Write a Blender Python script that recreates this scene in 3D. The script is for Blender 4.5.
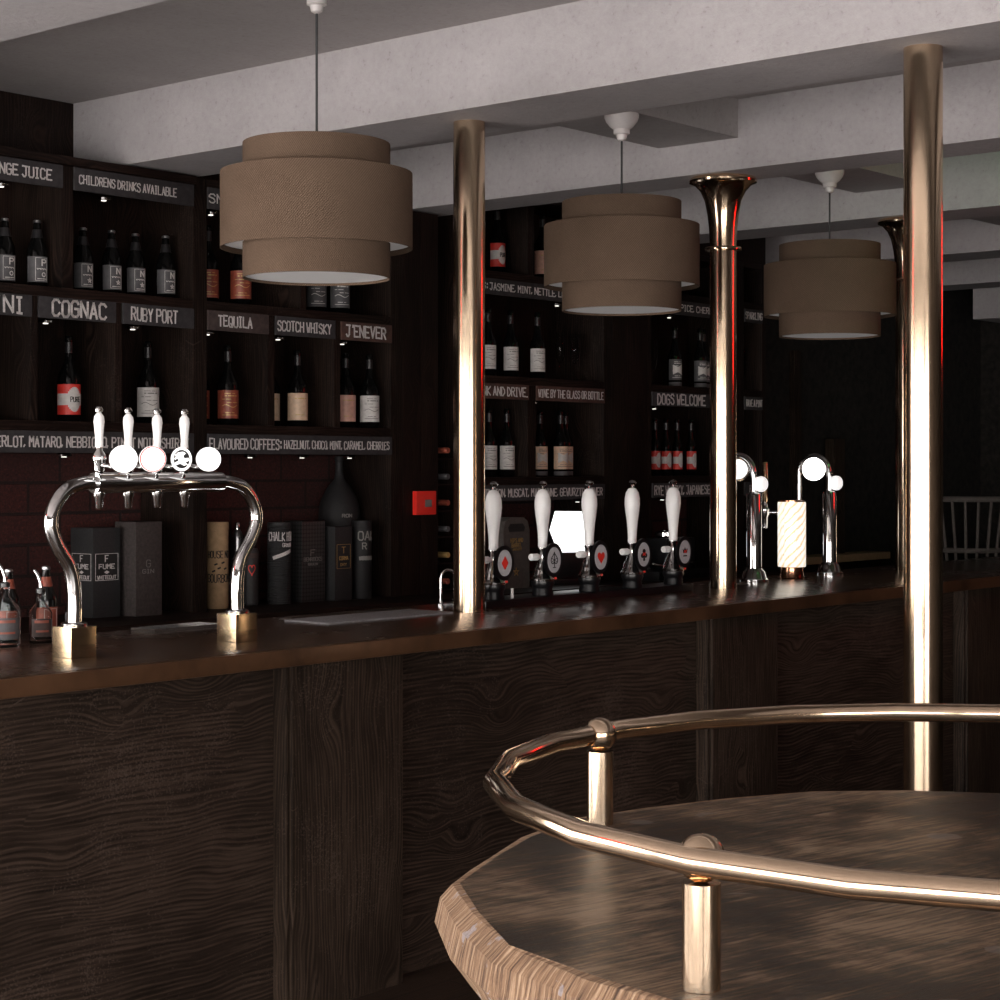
import bpy, bmesh, math, random
from mathutils import Vector, Matrix
random.seed(7)
PI = math.pi
S = bpy.context.scene
COL = S.collection
for o in list(bpy.data.objects): bpy.data.objects.remove(o, do_unlink=True)

# ------------------------------------------------------------------ camera
YAW = 40.1
cam_data = bpy.data.cameras.new('camera')
cam = bpy.data.objects.new('camera', cam_data); COL.objects.link(cam)
cam_data.sensor_width = 36.0
cam_data.lens = 36.0 * 1860 / 1000
cam_data.shift_y = -0.034
cam_data.clip_start = 0.02
cam.location = (0, 0, 1.63)
cam.rotation_euler = (math.radians(90), 0, math.radians(YAW - 90))
S.camera = cam

# ------------------------------------------------------------------ world, exposure
W = bpy.data.worlds.new('world'); S.world = W; W.use_nodes = True
W.node_tree.nodes['Background'].inputs['Color'].default_value = (0.6, 0.75, 1.0, 1)
W.node_tree.nodes['Background'].inputs['Strength'].default_value = 0.02
S.view_settings.view_transform = 'Standard'
S.view_settings.look = 'None'
S.view_settings.exposure = 0.0
S.view_settings.gamma = 1.0
S.view_settings.use_curve_mapping = False
WINDOW_LIGHT = 11.5            # emission of the daylit window panes behind the camera
WINDOW_LIGHT_SIDE = 12.0

# ------------------------------------------------------------------ materials
def new_mat(name):
    m = bpy.data.materials.new(name); m.use_nodes = True
    nt = m.node_tree; b = nt.nodes['Principled BSDF']
    return m, nt, b
def nd(nt, typ, **kw):
    n = nt.nodes.new(typ)
    for k, v in kw.items(): setattr(n, k, v)
    return n
def coords(nt, scale=(1, 1, 1), obj=True):
    tc = nd(nt, 'ShaderNodeTexCoord'); mp = nd(nt, 'ShaderNodeMapping')
    nt.links.new(tc.outputs['Object' if obj else 'Generated'], mp.inputs['Vector'])
    mp.inputs['Scale'].default_value = scale
    return mp.outputs['Vector']
def noise(nt, vec, scale, detail=4, rough=0.6, dist=0.0):
    n = nd(nt, 'ShaderNodeTexNoise'); nt.links.new(vec, n.inputs['Vector'])
    n.inputs['Scale'].default_value = scale; n.inputs['Detail'].default_value = detail
    n.inputs['Roughness'].default_value = rough; n.inputs['Distortion'].default_value = dist
    return n.outputs['Fac']
def ramp(nt, fac, stops):
    r = nd(nt, 'ShaderNodeValToRGB'); nt.links.new(fac, r.inputs['Fac'])
    e = r.color_ramp.elements
    while len(e) < len(stops): e.new(0.5)
    for i, (p, c) in enumerate(stops):
        e[i].position = p; e[i].color = (*c, 1) if len(c) == 3 else c
    return r.outputs['Color']
def mth(nt, op, a, b=None, c=None):
    n = nd(nt, 'ShaderNodeMath', operation=op)
    for i, v in enumerate((a, b, c)):
        if v is None: continue
        if isinstance(v, (int, float)): n.inputs[i].default_value = v
        else: nt.links.new(v, n.inputs[i])
    return n.outputs[0]
def mixc(nt, fac, a, b, mode='MIX'):
    n = nd(nt, 'ShaderNodeMix', data_type='RGBA', blend_type=mode)
    if isinstance(fac, (int, float)): n.inputs[0].default_value = fac
    else: nt.links.new(fac, n.inputs[0])
    for i, v in ((6, a), (7, b)):
        if isinstance(v, tuple): n.inputs[i].default_value = (*v, 1)
        else: nt.links.new(v, n.inputs[i])
    return n.outputs[2]
def bump(nt, b, h, strength=0.3, dist=0.01):
    n = nd(nt, 'ShaderNodeBump'); n.inputs['Strength'].default_value = strength
    n.inputs['Distance'].default_value = dist
    nt.links.new(h, n.inputs['Height']); nt.links.new(n.outputs[0], b.inputs['Normal'])
def plain(name, col, rough=0.5, metal=0.0, var=0.12, nscale=30, bmp=0.0, **kw):
    m, nt, b = new_mat(name)
    v = coords(nt)
    n = noise(nt, v, nscale)
    lo = tuple(c * (1 - var) for c in col); hi = tuple(min(1, c * (1 + var)) for c in col)
    nt.links.new(ramp(nt, n, [(0.3, lo), (0.7, hi)]), b.inputs['Base Color'])
    b.inputs['Roughness'].default_value = rough; b.inputs['Metallic'].default_value = metal
    if bmp: bump(nt, b, n, bmp, 0.002)
    for k, val in kw.items(): b.inputs[k].default_value = val
    return m
def wood(name, dark, light, vertical=False, rough=0.55, scratch=0.5, ring=72.0, bmp=0.35, spec=0.14):
    m, nt, b = new_mat(name)
    tc = nd(nt, 'ShaderNodeTexCoord'); sp = nd(nt, 'ShaderNodeSeparateXYZ')
    nt.links.new(tc.outputs['Object'], sp.inputs[0])
    h = mth(nt, 'ADD', sp.outputs[0], mth(nt, 'MULTIPLY', sp.outputs[1], 0.97))
    z = sp.outputs[2]
    a, c = (z, h) if vertical else (h, z)          # a runs along the grain, c across it
    cb = nd(nt, 'ShaderNodeCombineXYZ')
    nt.links.new(mth(nt, 'MULTIPLY', a, 0.55), cb.inputs[0]); nt.links.new(c, cb.inputs[1])
    vec = cb.outputs[0]
    big = noise(nt, vec, 3.0, 2, 0.5, 0.4)
    vo = nd(nt, 'ShaderNodeTexVoronoi'); nt.links.new(vec, vo.inputs['Vector']); vo.inputs['Scale'].default_value = 5.0
    d = mth(nt, 'MULTIPLY', vo.outputs['Distance'], 3.6)
    knot = mth(nt, 'POWER', 2.718, mth(nt, 'MULTIPLY', mth(nt, 'MULTIPLY', d, d), -1.0))
    f = mth(nt, 'ADD', mth(nt, 'MULTIPLY', c, 1.0), mth(nt, 'MULTIPLY', big, 0.075))
    f = mth(nt, 'ADD', f, mth(nt, 'MULTIPLY', mth(nt, 'MULTIPLY', knot, mth(nt, 'GREATER_THAN', big, 0.44)), 0.070))
    rings = mth(nt, 'MULTIPLY_ADD', mth(nt, 'SINE', mth(nt, 'MULTIPLY', f, ring * 2 * PI)), 0.5, 0.5)
    cb2 = nd(nt, 'ShaderNodeCombineXYZ')
    nt.links.new(mth(nt, 'MULTIPLY', a, 0.05), cb2.inputs[0]); nt.links.new(f, cb2.inputs[1])
    fib = noise(nt, cb2.outputs[0], 90.0, 5, 0.65)
    pat = noise(nt, vec, 1.6, 5, 0.6)
    mix = mth(nt, 'ADD', mth(nt, 'MULTIPLY', rings, 0.14), mth(nt, 'MULTIPLY', fib, 0.84))
    mix = mth(nt, 'ADD', mix, mth(nt, 'MULTIPLY_ADD', pat, 0.5, -0.25))
    colr = ramp(nt, mix, [(0.25, tuple(x * 0.35 for x in dark)), (0.45, dark), (0.58, light), (0.80, tuple(x * 1.7 for x in light))])
    # pale scuffs and scratches
    cb3 = nd(nt, 'ShaderNodeCombineXYZ')
    nt.links.new(mth(nt, 'MULTIPLY_ADD', h, 1.0, mth(nt, 'MULTIPLY', z, 0.5)), cb3.inputs[0])
    nt.links.new(mth(nt, 'MULTIPLY', mth(nt, 'SUBTRACT', z, mth(nt, 'MULTIPLY', h, 0.45)), 30.0), cb3.inputs[1])
    sc = noise(nt, cb3.outputs[0], 3.2, 2, 0.5)
    msk = noise(nt, tc.outputs['Object'], 2.3, 6, 0.8)
    scf = mth(nt, 'MULTIPLY', mth(nt, 'MULTIPLY', mth(nt, 'GREATER_THAN', sc, 0.73), mth(nt, 'GREATER_THAN', msk, 0.52)), scratch * 0.6)
    sp2 = noise(nt, tc.outputs['Object'], 160.0, 2, 0.7)
    dust = mth(nt, 'MULTIPLY', mth(nt, 'GREATER_THAN', mth(nt, 'MULTIPLY_ADD', msk, 0.6, mth(nt, 'MULTIPLY', sp2, 0.6)), 0.70), scratch * 0.5)
    pale = tuple(min(1, x * 2.6 + 0.03) for x in light)
    out = mixc(nt, mth(nt, 'MAXIMUM', scf, dust), colr, pale)
    nt.links.new(out, b.inputs['Base Color'])
    b.inputs['Roughness'].default_value = rough
    b.inputs['Specular IOR Level'].default_value = spec
    bump(nt, b, mix, bmp, 0.003)
    return m
def metal(name, col, rough, streak=0.0, var=0.15, vertical=True):
    m, nt, b = new_mat(name)
    v = coords(nt, (1, 1, 0.12) if vertical else (1, 1, 1))
    n = noise(nt, v, 40, 4)
    nt.links.new(ramp(nt, n, [(0.3, tuple(c * (1 - var) for c in col)), (0.7, col)]), b.inputs['Base Color'])
    b.inputs['Metallic'].default_value = 1.0
    r2 = mth(nt, 'MULTIPLY_ADD', noise(nt, coords(nt), 14, 5, 0.7), streak, rough - streak * 0.5)
    nt.links.new(r2, b.inputs['Roughness'])
    if streak: bump(nt, b, noise(nt, coords(nt), 22, 3), 0.025, 0.001)
    return m
M = {}
M['counter_wood'] = wood('counter wood', (0.021, 0.0135, 0.0098), (0.044, 0.0290, 0.0215), False)
M['pilaster_wood'] = wood('pilaster wood', (0.020, 0.0130, 0.0092), (0.043, 0.0290, 0.0210), True, ring=80)
M['shelf_wood'] = wood('shelf wood', (0.0080, 0.0044, 0.0034), (0.0190, 0.0105, 0.0080), False, scratch=0.4)
M['upright_wood'] = wood('upright wood', (0.0080, 0.0048, 0.0038), (0.0200, 0.0120, 0.0090), True, scratch=0.5)
M['panel_wood'] = wood('panel wood', (0.009, 0.0050, 0.004), (0.018, 0.0095, 0.007), True, scratch=0.3)
M['floor_wood'] = wood('floor wood', (0.016, 0.010, 0.007), (0.040, 0.024, 0.016), False, rough=0.4)

def worktop_mat():
    m, nt, b = new_mat('dark lacquered worktop')
    v = coords(nt)
    n = noise(nt, v, 9, 6, 0.7)
    nt.links.new(ramp(nt, n, [(0.3, (0.030, 0.016, 0.009)), (0.75, (0.075, 0.040, 0.022))]), b.inputs['Base Color'])
    nt.links.new(mth(nt, 'MULTIPLY_ADD', noise(nt, v, 5, 5), 0.12, 0.20), b.inputs['Roughness'])
    b.inputs['Specular IOR Level'].default_value = 0.6
    bump(nt, b, noise(nt, v, 220, 2), 0.05, 0.001)
    return m
M['worktop'] = worktop_mat()
M['edge'] = plain('bronze worktop edging', (0.085, 0.042, 0.022), 0.28, 0.3, 0.45, 5)

def plaster(name, col, b_s=0.5):
    m, nt, b = new_mat(name)
    v = coords(nt)
    n1 = noise(nt, v, 3.0, 6, 0.65); n2 = noise(nt, v, 45, 6, 0.75)
    c1 = ramp(nt, n1, [(0.3, tuple(x * 0.86 for x in col)), (0.7, col)])
    pit = ramp(nt, n2, [(0.30, (0.68, 0.65, 0.65)), (0.40, (0.92, 0.91, 0.91)), (0.62, (1, 1, 1)), (0.72, (1.0, 1.0, 1.0))])
    nt.links.new(mixc(nt, 1.0, c1, pit, 'MULTIPLY'), b.inputs['Base Color'])
    b.inputs['Roughness'].default_value = 0.85
    bump(nt, b, n2, b_s, 0.006)
    return m
M['plaster'] = plaster('painted beam plaster', (0.43, 0.405, 0.41))
M['ceiling'] = plaster('ceiling plaster', (0.38, 0.35, 0.345), 0.3)

def brick():
    m, nt, b = new_mat('dark red brick')
    tc = nd(nt, 'ShaderNodeTexCoord'); sp = nd(nt, 'ShaderNodeSeparateXYZ'); nt.links.new(tc.outputs['Object'], sp.inputs[0])
    cb = nd(nt, 'ShaderNodeCombineXYZ')
    nt.links.new(mth(nt, 'ADD', sp.outputs[0], sp.outputs[1]), cb.inputs[0]); nt.links.new(sp.outputs[2], cb.inputs[1])
    br = nd(nt, 'ShaderNodeTexBrick'); nt.links.new(cb.outputs[0], br.inputs['Vector'])
    br.inputs['Scale'].default_value = 1.0
    br.inputs['Brick Width'].default_value = 0.32; br.inputs['Row Height'].default_value = 0.13
    br.inputs['Mortar Size'].default_value = 0.008
    br.inputs['Mortar Smooth'].default_value = 0.3
    br.inputs['Color1'].default_value = (0.070, 0.013, 0.010, 1); br.inputs['Color2'].default_value = (0.048, 0.010, 0.008, 1)
    br.inputs['Mortar'].default_value = (0.018, 0.005, 0.004, 1)
    sp_ = noise(nt, tc.outputs['Object'], 90, 5, 0.8)
    spec = ramp(nt, sp_, [(0.35, (0.35, 0.35, 0.35)), (0.55, (1, 1, 1)), (0.75, (2.2, 1.9, 1.6))])
    nt.links.new(mixc(nt, 1.0, br.outputs['Color'], spec, 'MULTIPLY'), b.inputs['Base Color'])
    b.inputs['Roughness'].default_value = 0.9
    h = mth(nt, 'MULTIPLY_ADD', br.outputs['Fac'], -0.8, sp_)
    bump(nt, b, h, 0.8, 0.012)
    return m
M['brick'] = brick()
M['stone'] = plain('dark rough stone', (0.014, 0.011, 0.009), 0.95, 0, 0.75, 22, 0.9)
M['wall_paint'] = plain('dark wall paint', (0.10, 0.085, 0.075), 0.9, 0, 0.2, 5)

M['brass'] = metal('aged brass', (0.82, 0.63, 0.45), 0.15, 0.05)
M['brass_rail'] = metal('brushed brass rail', (0.78, 0.60, 0.43), 0.14, 0.03)
M['brass_block'] = metal('brushed brass block', (0.80, 0.60, 0.38), 0.2, 0.08)
M['copper'] = metal('copper', (0.70, 0.36, 0.22), 0.2, 0.05)
M['chrome'] = metal('chrome', (0.80, 0.80, 0.80), 0.07)
M['dull_chrome'] = metal('satin steel', (0.45, 0.45, 0.46), 0.28, 0.1)
M['white'] = plain('white ceramic', (0.93, 0.92, 0.91), 0.18, 0, 0.02)
M['rose_white'] = plain('off white porcelain', (0.62, 0.58, 0.57), 0.35, 0, 0.05)
M['black'] = plain('black plastic', (0.006, 0.006, 0.007), 0.30, 0, 0.2)
M['black_matt'] = plain('matt black', (0.010, 0.009, 0.010), 0.7, 0, 0.3, 60)
M['clip_grey'] = plain('grey enamel', (0.48, 0.48, 0.50), 0.35, 0, 0.1, 80)
M['red'] = plain('red enamel', (0.75, 0.035, 0.022), 0.4, 0, 0.08)
M['alarm_red'] = plain('alarm red plastic', (0.80, 0.03, 0.02), 0.35, 0, 0.05)
M['cable'] = plain('grey flex', (0.03, 0.03, 0.032), 0.6)
M['chalk'] = plain('chalk lettering', (0.60, 0.56, 0.55), 0.9, 0, 0.35, 300)
M['board_slate'] = plain('grey painted board', (0.030, 0.027, 0.029), 0.8, 0, 0.35, 40, 0.2)
M['board_brown'] = plain('brown painted board', (0.050, 0.033, 0.030), 0.8, 0, 0.35, 40, 0.2)
M['board_rust'] = plain('rust brown board', (0.065, 0.030, 0.022), 0.8, 0, 0.35, 40, 0.2)
M['glass_dark'] = plain('near black bottle glass', (0.003, 0.003, 0.003), 0.09, 0, 0.1, **{'Specular IOR Level': 0.35})
M['label_grey'] = plain('dark grey label', (0.075, 0.072, 0.076), 0.6, 0, 0.15, 60)
M['neck'] = plain('dark neck foil', (0.014, 0.013, 0.014), 0.35)
M['label_white'] = plain('white label', (0.58, 0.55, 0.53), 0.6, 0, 0.12, 60)
M['label_red'] = plain('red label', (0.62, 0.035, 0.025), 0.5, 0, 0.1, 60)
M['label_rust'] = plain('rust red label', (0.26, 0.060, 0.035), 0.45, 0, 0.3, 40)
M['label_pink'] = plain('pink label', (0.62, 0.34, 0.27), 0.5, 0, 0.15, 40)
M['label_tan'] = plain('tan label', (0.66, 0.46, 0.32), 0.5, 0, 0.15, 40)
M['ink'] = plain('black ink', (0.012, 0.011, 0.011), 0.7)
M['ink_grey'] = plain('grey ink', (0.18, 0.17, 0.16), 0.7)
M['gold_ink'] = plain('gold foil print', (0.55, 0.36, 0.14), 0.4, 0.5)
M['kraft'] = plain('kraft cardboard', (0.42, 0.27, 0.15), 0.8, 0, 0.15, 50)
M['carton_black'] = plain('black textured carton', (0.020, 0.020, 0.021), 0.6, 0, 0.35, 120, 0.4)
M['carton_grey'] = plain('charcoal ribbed carton', (0.045, 0.036, 0.034), 0.65, 0, 0.4, 70, 0.5)
M['bag_grey'] = plain('grey card carrier', (0.085, 0.072, 0.066), 0.8, 0, 0.2, 50)
M['mat_grey'] = plain('grey rubber bar mat', (0.23, 0.22, 0.23), 0.85, 0, 0.5, 160, 0.6)
M['diffuser'] = plain('dimly lit white lamp diffuser', (0.80, 0.78, 0.78), 0.8, 0, 0.04, 200, **{'Emission Color': (1, .96, .95, 1), 'Emission Strength': 0.07})

def glass(name, col=(0.9, 0.93, 0.93), rough=0.02):
    m, nt, b = new_mat(name)
    b.inputs['Base Color'].default_value = (*col, 1); b.inputs['Roughness'].default_value = rough
    b.inputs['Transmission Weight'].default_value = 1.0; b.inputs['IOR'].default_value = 1.12
    return m
M['glass'] = glass('clear glass')

def emit(name, col, strength):
    m, nt, b = new_mat(name)
    b.inputs['Base Color'].default_value = (0, 0, 0, 1)
    b.inputs['Emission Color'].default_value = (*col, 1); b.inputs['Emission Strength'].default_value = strength
    return m
M['pane'] = emit('daylight through frosted pane', (1.0, 0.945, 0.91), WINDOW_LIGHT)
M['pane_side'] = emit('daylight through frosted side pane', (1.0, 0.945, 0.91), WINDOW_LIGHT_SIDE)
M['screen'] = emit('lit till screen', (1.0, 1.0, 1.0), 2.2)
M['neon_red'] = emit('red neon glow', (1.0, 0.012, 0.008), 8.0)
M['exit_green'] = emit('green exit glow', (0.12, 1.0, 0.22), 6.0)
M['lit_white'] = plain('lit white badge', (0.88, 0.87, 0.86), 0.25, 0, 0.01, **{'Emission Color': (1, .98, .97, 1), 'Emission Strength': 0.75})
M['spot'] = emit('small warm led', (1.0, 0.93, 0.85), 1.6)

def fabric():
    m, nt, b = new_mat('brown twill lamp fabric')
    tc = nd(nt, 'ShaderNodeTexCoord'); sp = nd(nt, 'ShaderNodeSeparateXYZ'); nt.links.new(tc.outputs['Object'], sp.inputs[0])
    ang = mth(nt, 'ARCTAN2', sp.outputs[1], sp.outputs[0])
    f = mth(nt, 'MULTIPLY_ADD', ang, 0.31, mth(nt, 'MULTIPLY', sp.outputs[2], -0.85))
    s = mth(nt, 'MULTIPLY_ADD', mth(nt, 'SINE', mth(nt, 'MULTIPLY', f, 2 * PI * 120)), 0.5, 0.5)
    n = noise(nt, tc.outputs['Object'], 180, 3, 0.8); n2 = noise(nt, tc.outputs['Object'], 7, 3)
    v = mth(nt, 'ADD', mth(nt, 'MULTIPLY', s, 0.35), mth(nt, 'MULTIPLY', n, 0.4))
    v = mth(nt, 'ADD', v, mth(nt, 'MULTIPLY', n2, 0.2))
    nt.links.new(ramp(nt, v, [(0.2, (0.060, 0.038, 0.026)), (0.55, (0.118, 0.080, 0.056)), (0.9, (0.19, 0.135, 0.097))]), b.inputs['Base Color'])
    b.inputs['Roughness'].default_value = 0.95; b.inputs['Specular IOR Level'].default_value = 0.1
    bump(nt, b, v, 0.5, 0.002)
    return m
M['fabric'] = fabric()

def table_top():
    m, nt, b = new_mat('worn oiled table wood')
    v = coords(nt)
    mp = nd(nt, 'ShaderNodeMapping'); tc = nd(nt, 'ShaderNodeTexCoord'); nt.links.new(tc.outputs['Object'], mp.inputs['Vector'])
    mp.inputs['Rotation'].default_value = (0, 0, math.radians(12)); mp2 = nd(nt, 'ShaderNodeMapping'); nt.links.new(mp.outputs[0], mp2.inputs['Vector']); mp2.inputs['Scale'].default_value = (2.0, 34, 34)
    g = noise(nt, mp2.outputs[0], 4.5, 8, 0.78, 0.25)
    big = noise(nt, v, 4.2, 5, 0.65, 0.3)
    mx = mth(nt, 'MULTIPLY_ADD', g, 0.55, mth(nt, 'MULTIPLY', big, 0.47))
    c = ramp(nt, mx, [(0.44, (0.012, 0.007, 0.004)), (0.50, (0.060, 0.035, 0.020)), (0.54, (0.17, 0.108, 0.064)), (0.60, (0.36, 0.25, 0.165))])
    # pale drink rings and spots
    vo = nd(nt, 'ShaderNodeTexVoronoi'); nt.links.new(v, vo.inputs['Vector']); vo.inputs['Scale'].default_value = 8.0
    spot = mth(nt, 'LESS_THAN', mth(nt, 'MULTIPLY_ADD', noise(nt, v, 25, 3), 0.12, vo.outputs['Distance']), 0.27)
    keep = mth(nt, 'GREATER_THAN', noise(nt, v, 2.6, 1), 0.50)
    c2 = mixc(nt, mth(nt, 'MULTIPLY', mth(nt, 'MULTIPLY', spot, keep), 0.40), c, (0.30, 0.28, 0.27))
    nt.links.new(c2, b.inputs['Base Color'])
    nt.links.new(mth(nt, 'MULTIPLY_ADD', g, 0.42, 0.16), b.inputs['Roughness'])
    b.inputs['Specular IOR Level'].default_value = 0.20
    bump(nt, b, g, 1.0, 0.010)
    return m
M['table_top'] = table_top()
def bark():
    m, nt, b = new_mat('rough sawn live edge')
    tc = nd(nt, 'ShaderNodeTexCoord'); sp = nd(nt, 'ShaderNodeSeparateXYZ'); nt.links.new(tc.outputs['Object'], sp.inputs[0])
    ang = mth(nt, 'ARCTAN2', sp.outputs[1], sp.outputs[0])
    cb = nd(nt, 'ShaderNodeCombineXYZ')
    nt.links.new(mth(nt, 'MULTIPLY', ang, 20.0), cb.inputs[0]); nt.links.new(mth(nt, 'MULTIPLY', sp.outputs[2], 1.6), cb.inputs[1])
    g = noise(nt, cb.outputs[0], 6, 6, 0.75, 0.2)
    n2 = noise(nt, tc.outputs['Object'], 18, 5, 0.7)
    c = ramp(nt, g, [(0.38, (0.075, 0.036, 0.018)), (0.5, (0.30, 0.170, 0.090)), (0.62, (0.56, 0.38, 0.24))])
    c = mixc(nt, mth(nt, 'MULTIPLY', mth(nt, 'GREATER_THAN', n2, 0.64), 0.6), c, (0.42, 0.40, 0.44))
    nt.links.new(c, b.inputs['Base Color']); b.inputs['Roughness'].default_value = 0.7
    bump(nt, b, g, 1.0, 0.012)
    return m
M['bark'] = bark()
def floor_mat():
    m, nt, b = new_mat('dark plank floor')
    tc = nd(nt, 'ShaderNodeTexCoord')
    br = nd(nt, 'ShaderNodeTexBrick'); nt.links.new(tc.outputs['Object'], br.inputs['Vector'])
    br.inputs['Scale'].default_value = 1.0; br.inputs['Brick Width'].default_value = 2.2; br.inputs['Row Height'].default_value = 0.14
    br.inputs['Mortar Size'].default_value = 0.004
    br.inputs['Color1'].default_value = (0.030, 0.019, 0.013, 1); br.inputs['Color2'].default_value = (0.045, 0.028, 0.019, 1)
    br.inputs['Mortar'].default_value = (0.006, 0.004, 0.003, 1)
    g = noise(nt, coords(nt, (1, 14, 1)), 6, 6, 0.7)
    nt.links.new(mixc(nt, 1.0, br.outputs['Color'], ramp(nt, g, [(0.3, (0.5, 0.5, 0.5)), (0.7, (1.4, 1.35, 1.3))]), 'MULTIPLY'), b.inputs['Base Color'])
    b.inputs['Roughness'].default_value = 0.45
    bump(nt, b, g, 0.3, 0.004)
    return m
M['floor'] = floor_mat()
def hexmat():
    m, nt, b = new_mat('embossed honeycomb carton')
    v = coords(nt)
    vo = nd(nt, 'ShaderNodeTexVoronoi'); nt.links.new(v, vo.inputs['Vector']); vo.inputs['Scale'].default_value = 55
    vo.inputs['Randomness'].default_value = 0.0
    h = mth(nt, 'LESS_THAN', vo.outputs['Distance'], 0.42)
    nt.links.new(ramp(nt, h, [(0.0, (0.006, 0.006, 0.006)), (1.0, (0.035, 0.034, 0.034))]), b.inputs['Base Color'])
    b.inputs['Roughness'].default_value = 0.45
    bump(nt, b, h, 0.6, 0.004)
    return m
M['hex'] = hexmat()
def pearl():
    m, nt, b = new_mat('pearl gold wrap')
    tc = nd(nt, 'ShaderNodeTexCoord'); sp = nd(nt, 'ShaderNodeSeparateXYZ'); nt.links.new(tc.outputs['Object'], sp.inputs[0])
    ang = mth(nt, 'ARCTAN2', sp.outputs[1], sp.outputs[0])
    f = mth(nt, 'MULTIPLY_ADD', ang, 0.06, mth(nt, 'MULTIPLY', sp.outputs[2], -0.9))
    f = mth(nt, 'ADD', f, mth(nt, 'MULTIPLY', noise(nt, tc.outputs['Object'], 9, 3), 0.05))
    s = mth(nt, 'MULTIPLY_ADD', mth(nt, 'SINE', mth(nt, 'MULTIPLY', f, 2 * PI * 26)), 0.5, 0.5)
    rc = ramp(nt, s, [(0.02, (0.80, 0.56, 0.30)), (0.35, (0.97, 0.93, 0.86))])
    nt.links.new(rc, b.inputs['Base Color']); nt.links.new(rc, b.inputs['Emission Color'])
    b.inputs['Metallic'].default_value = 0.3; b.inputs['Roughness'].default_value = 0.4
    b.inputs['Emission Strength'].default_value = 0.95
    return m
M['pearl'] = pearl()

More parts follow.
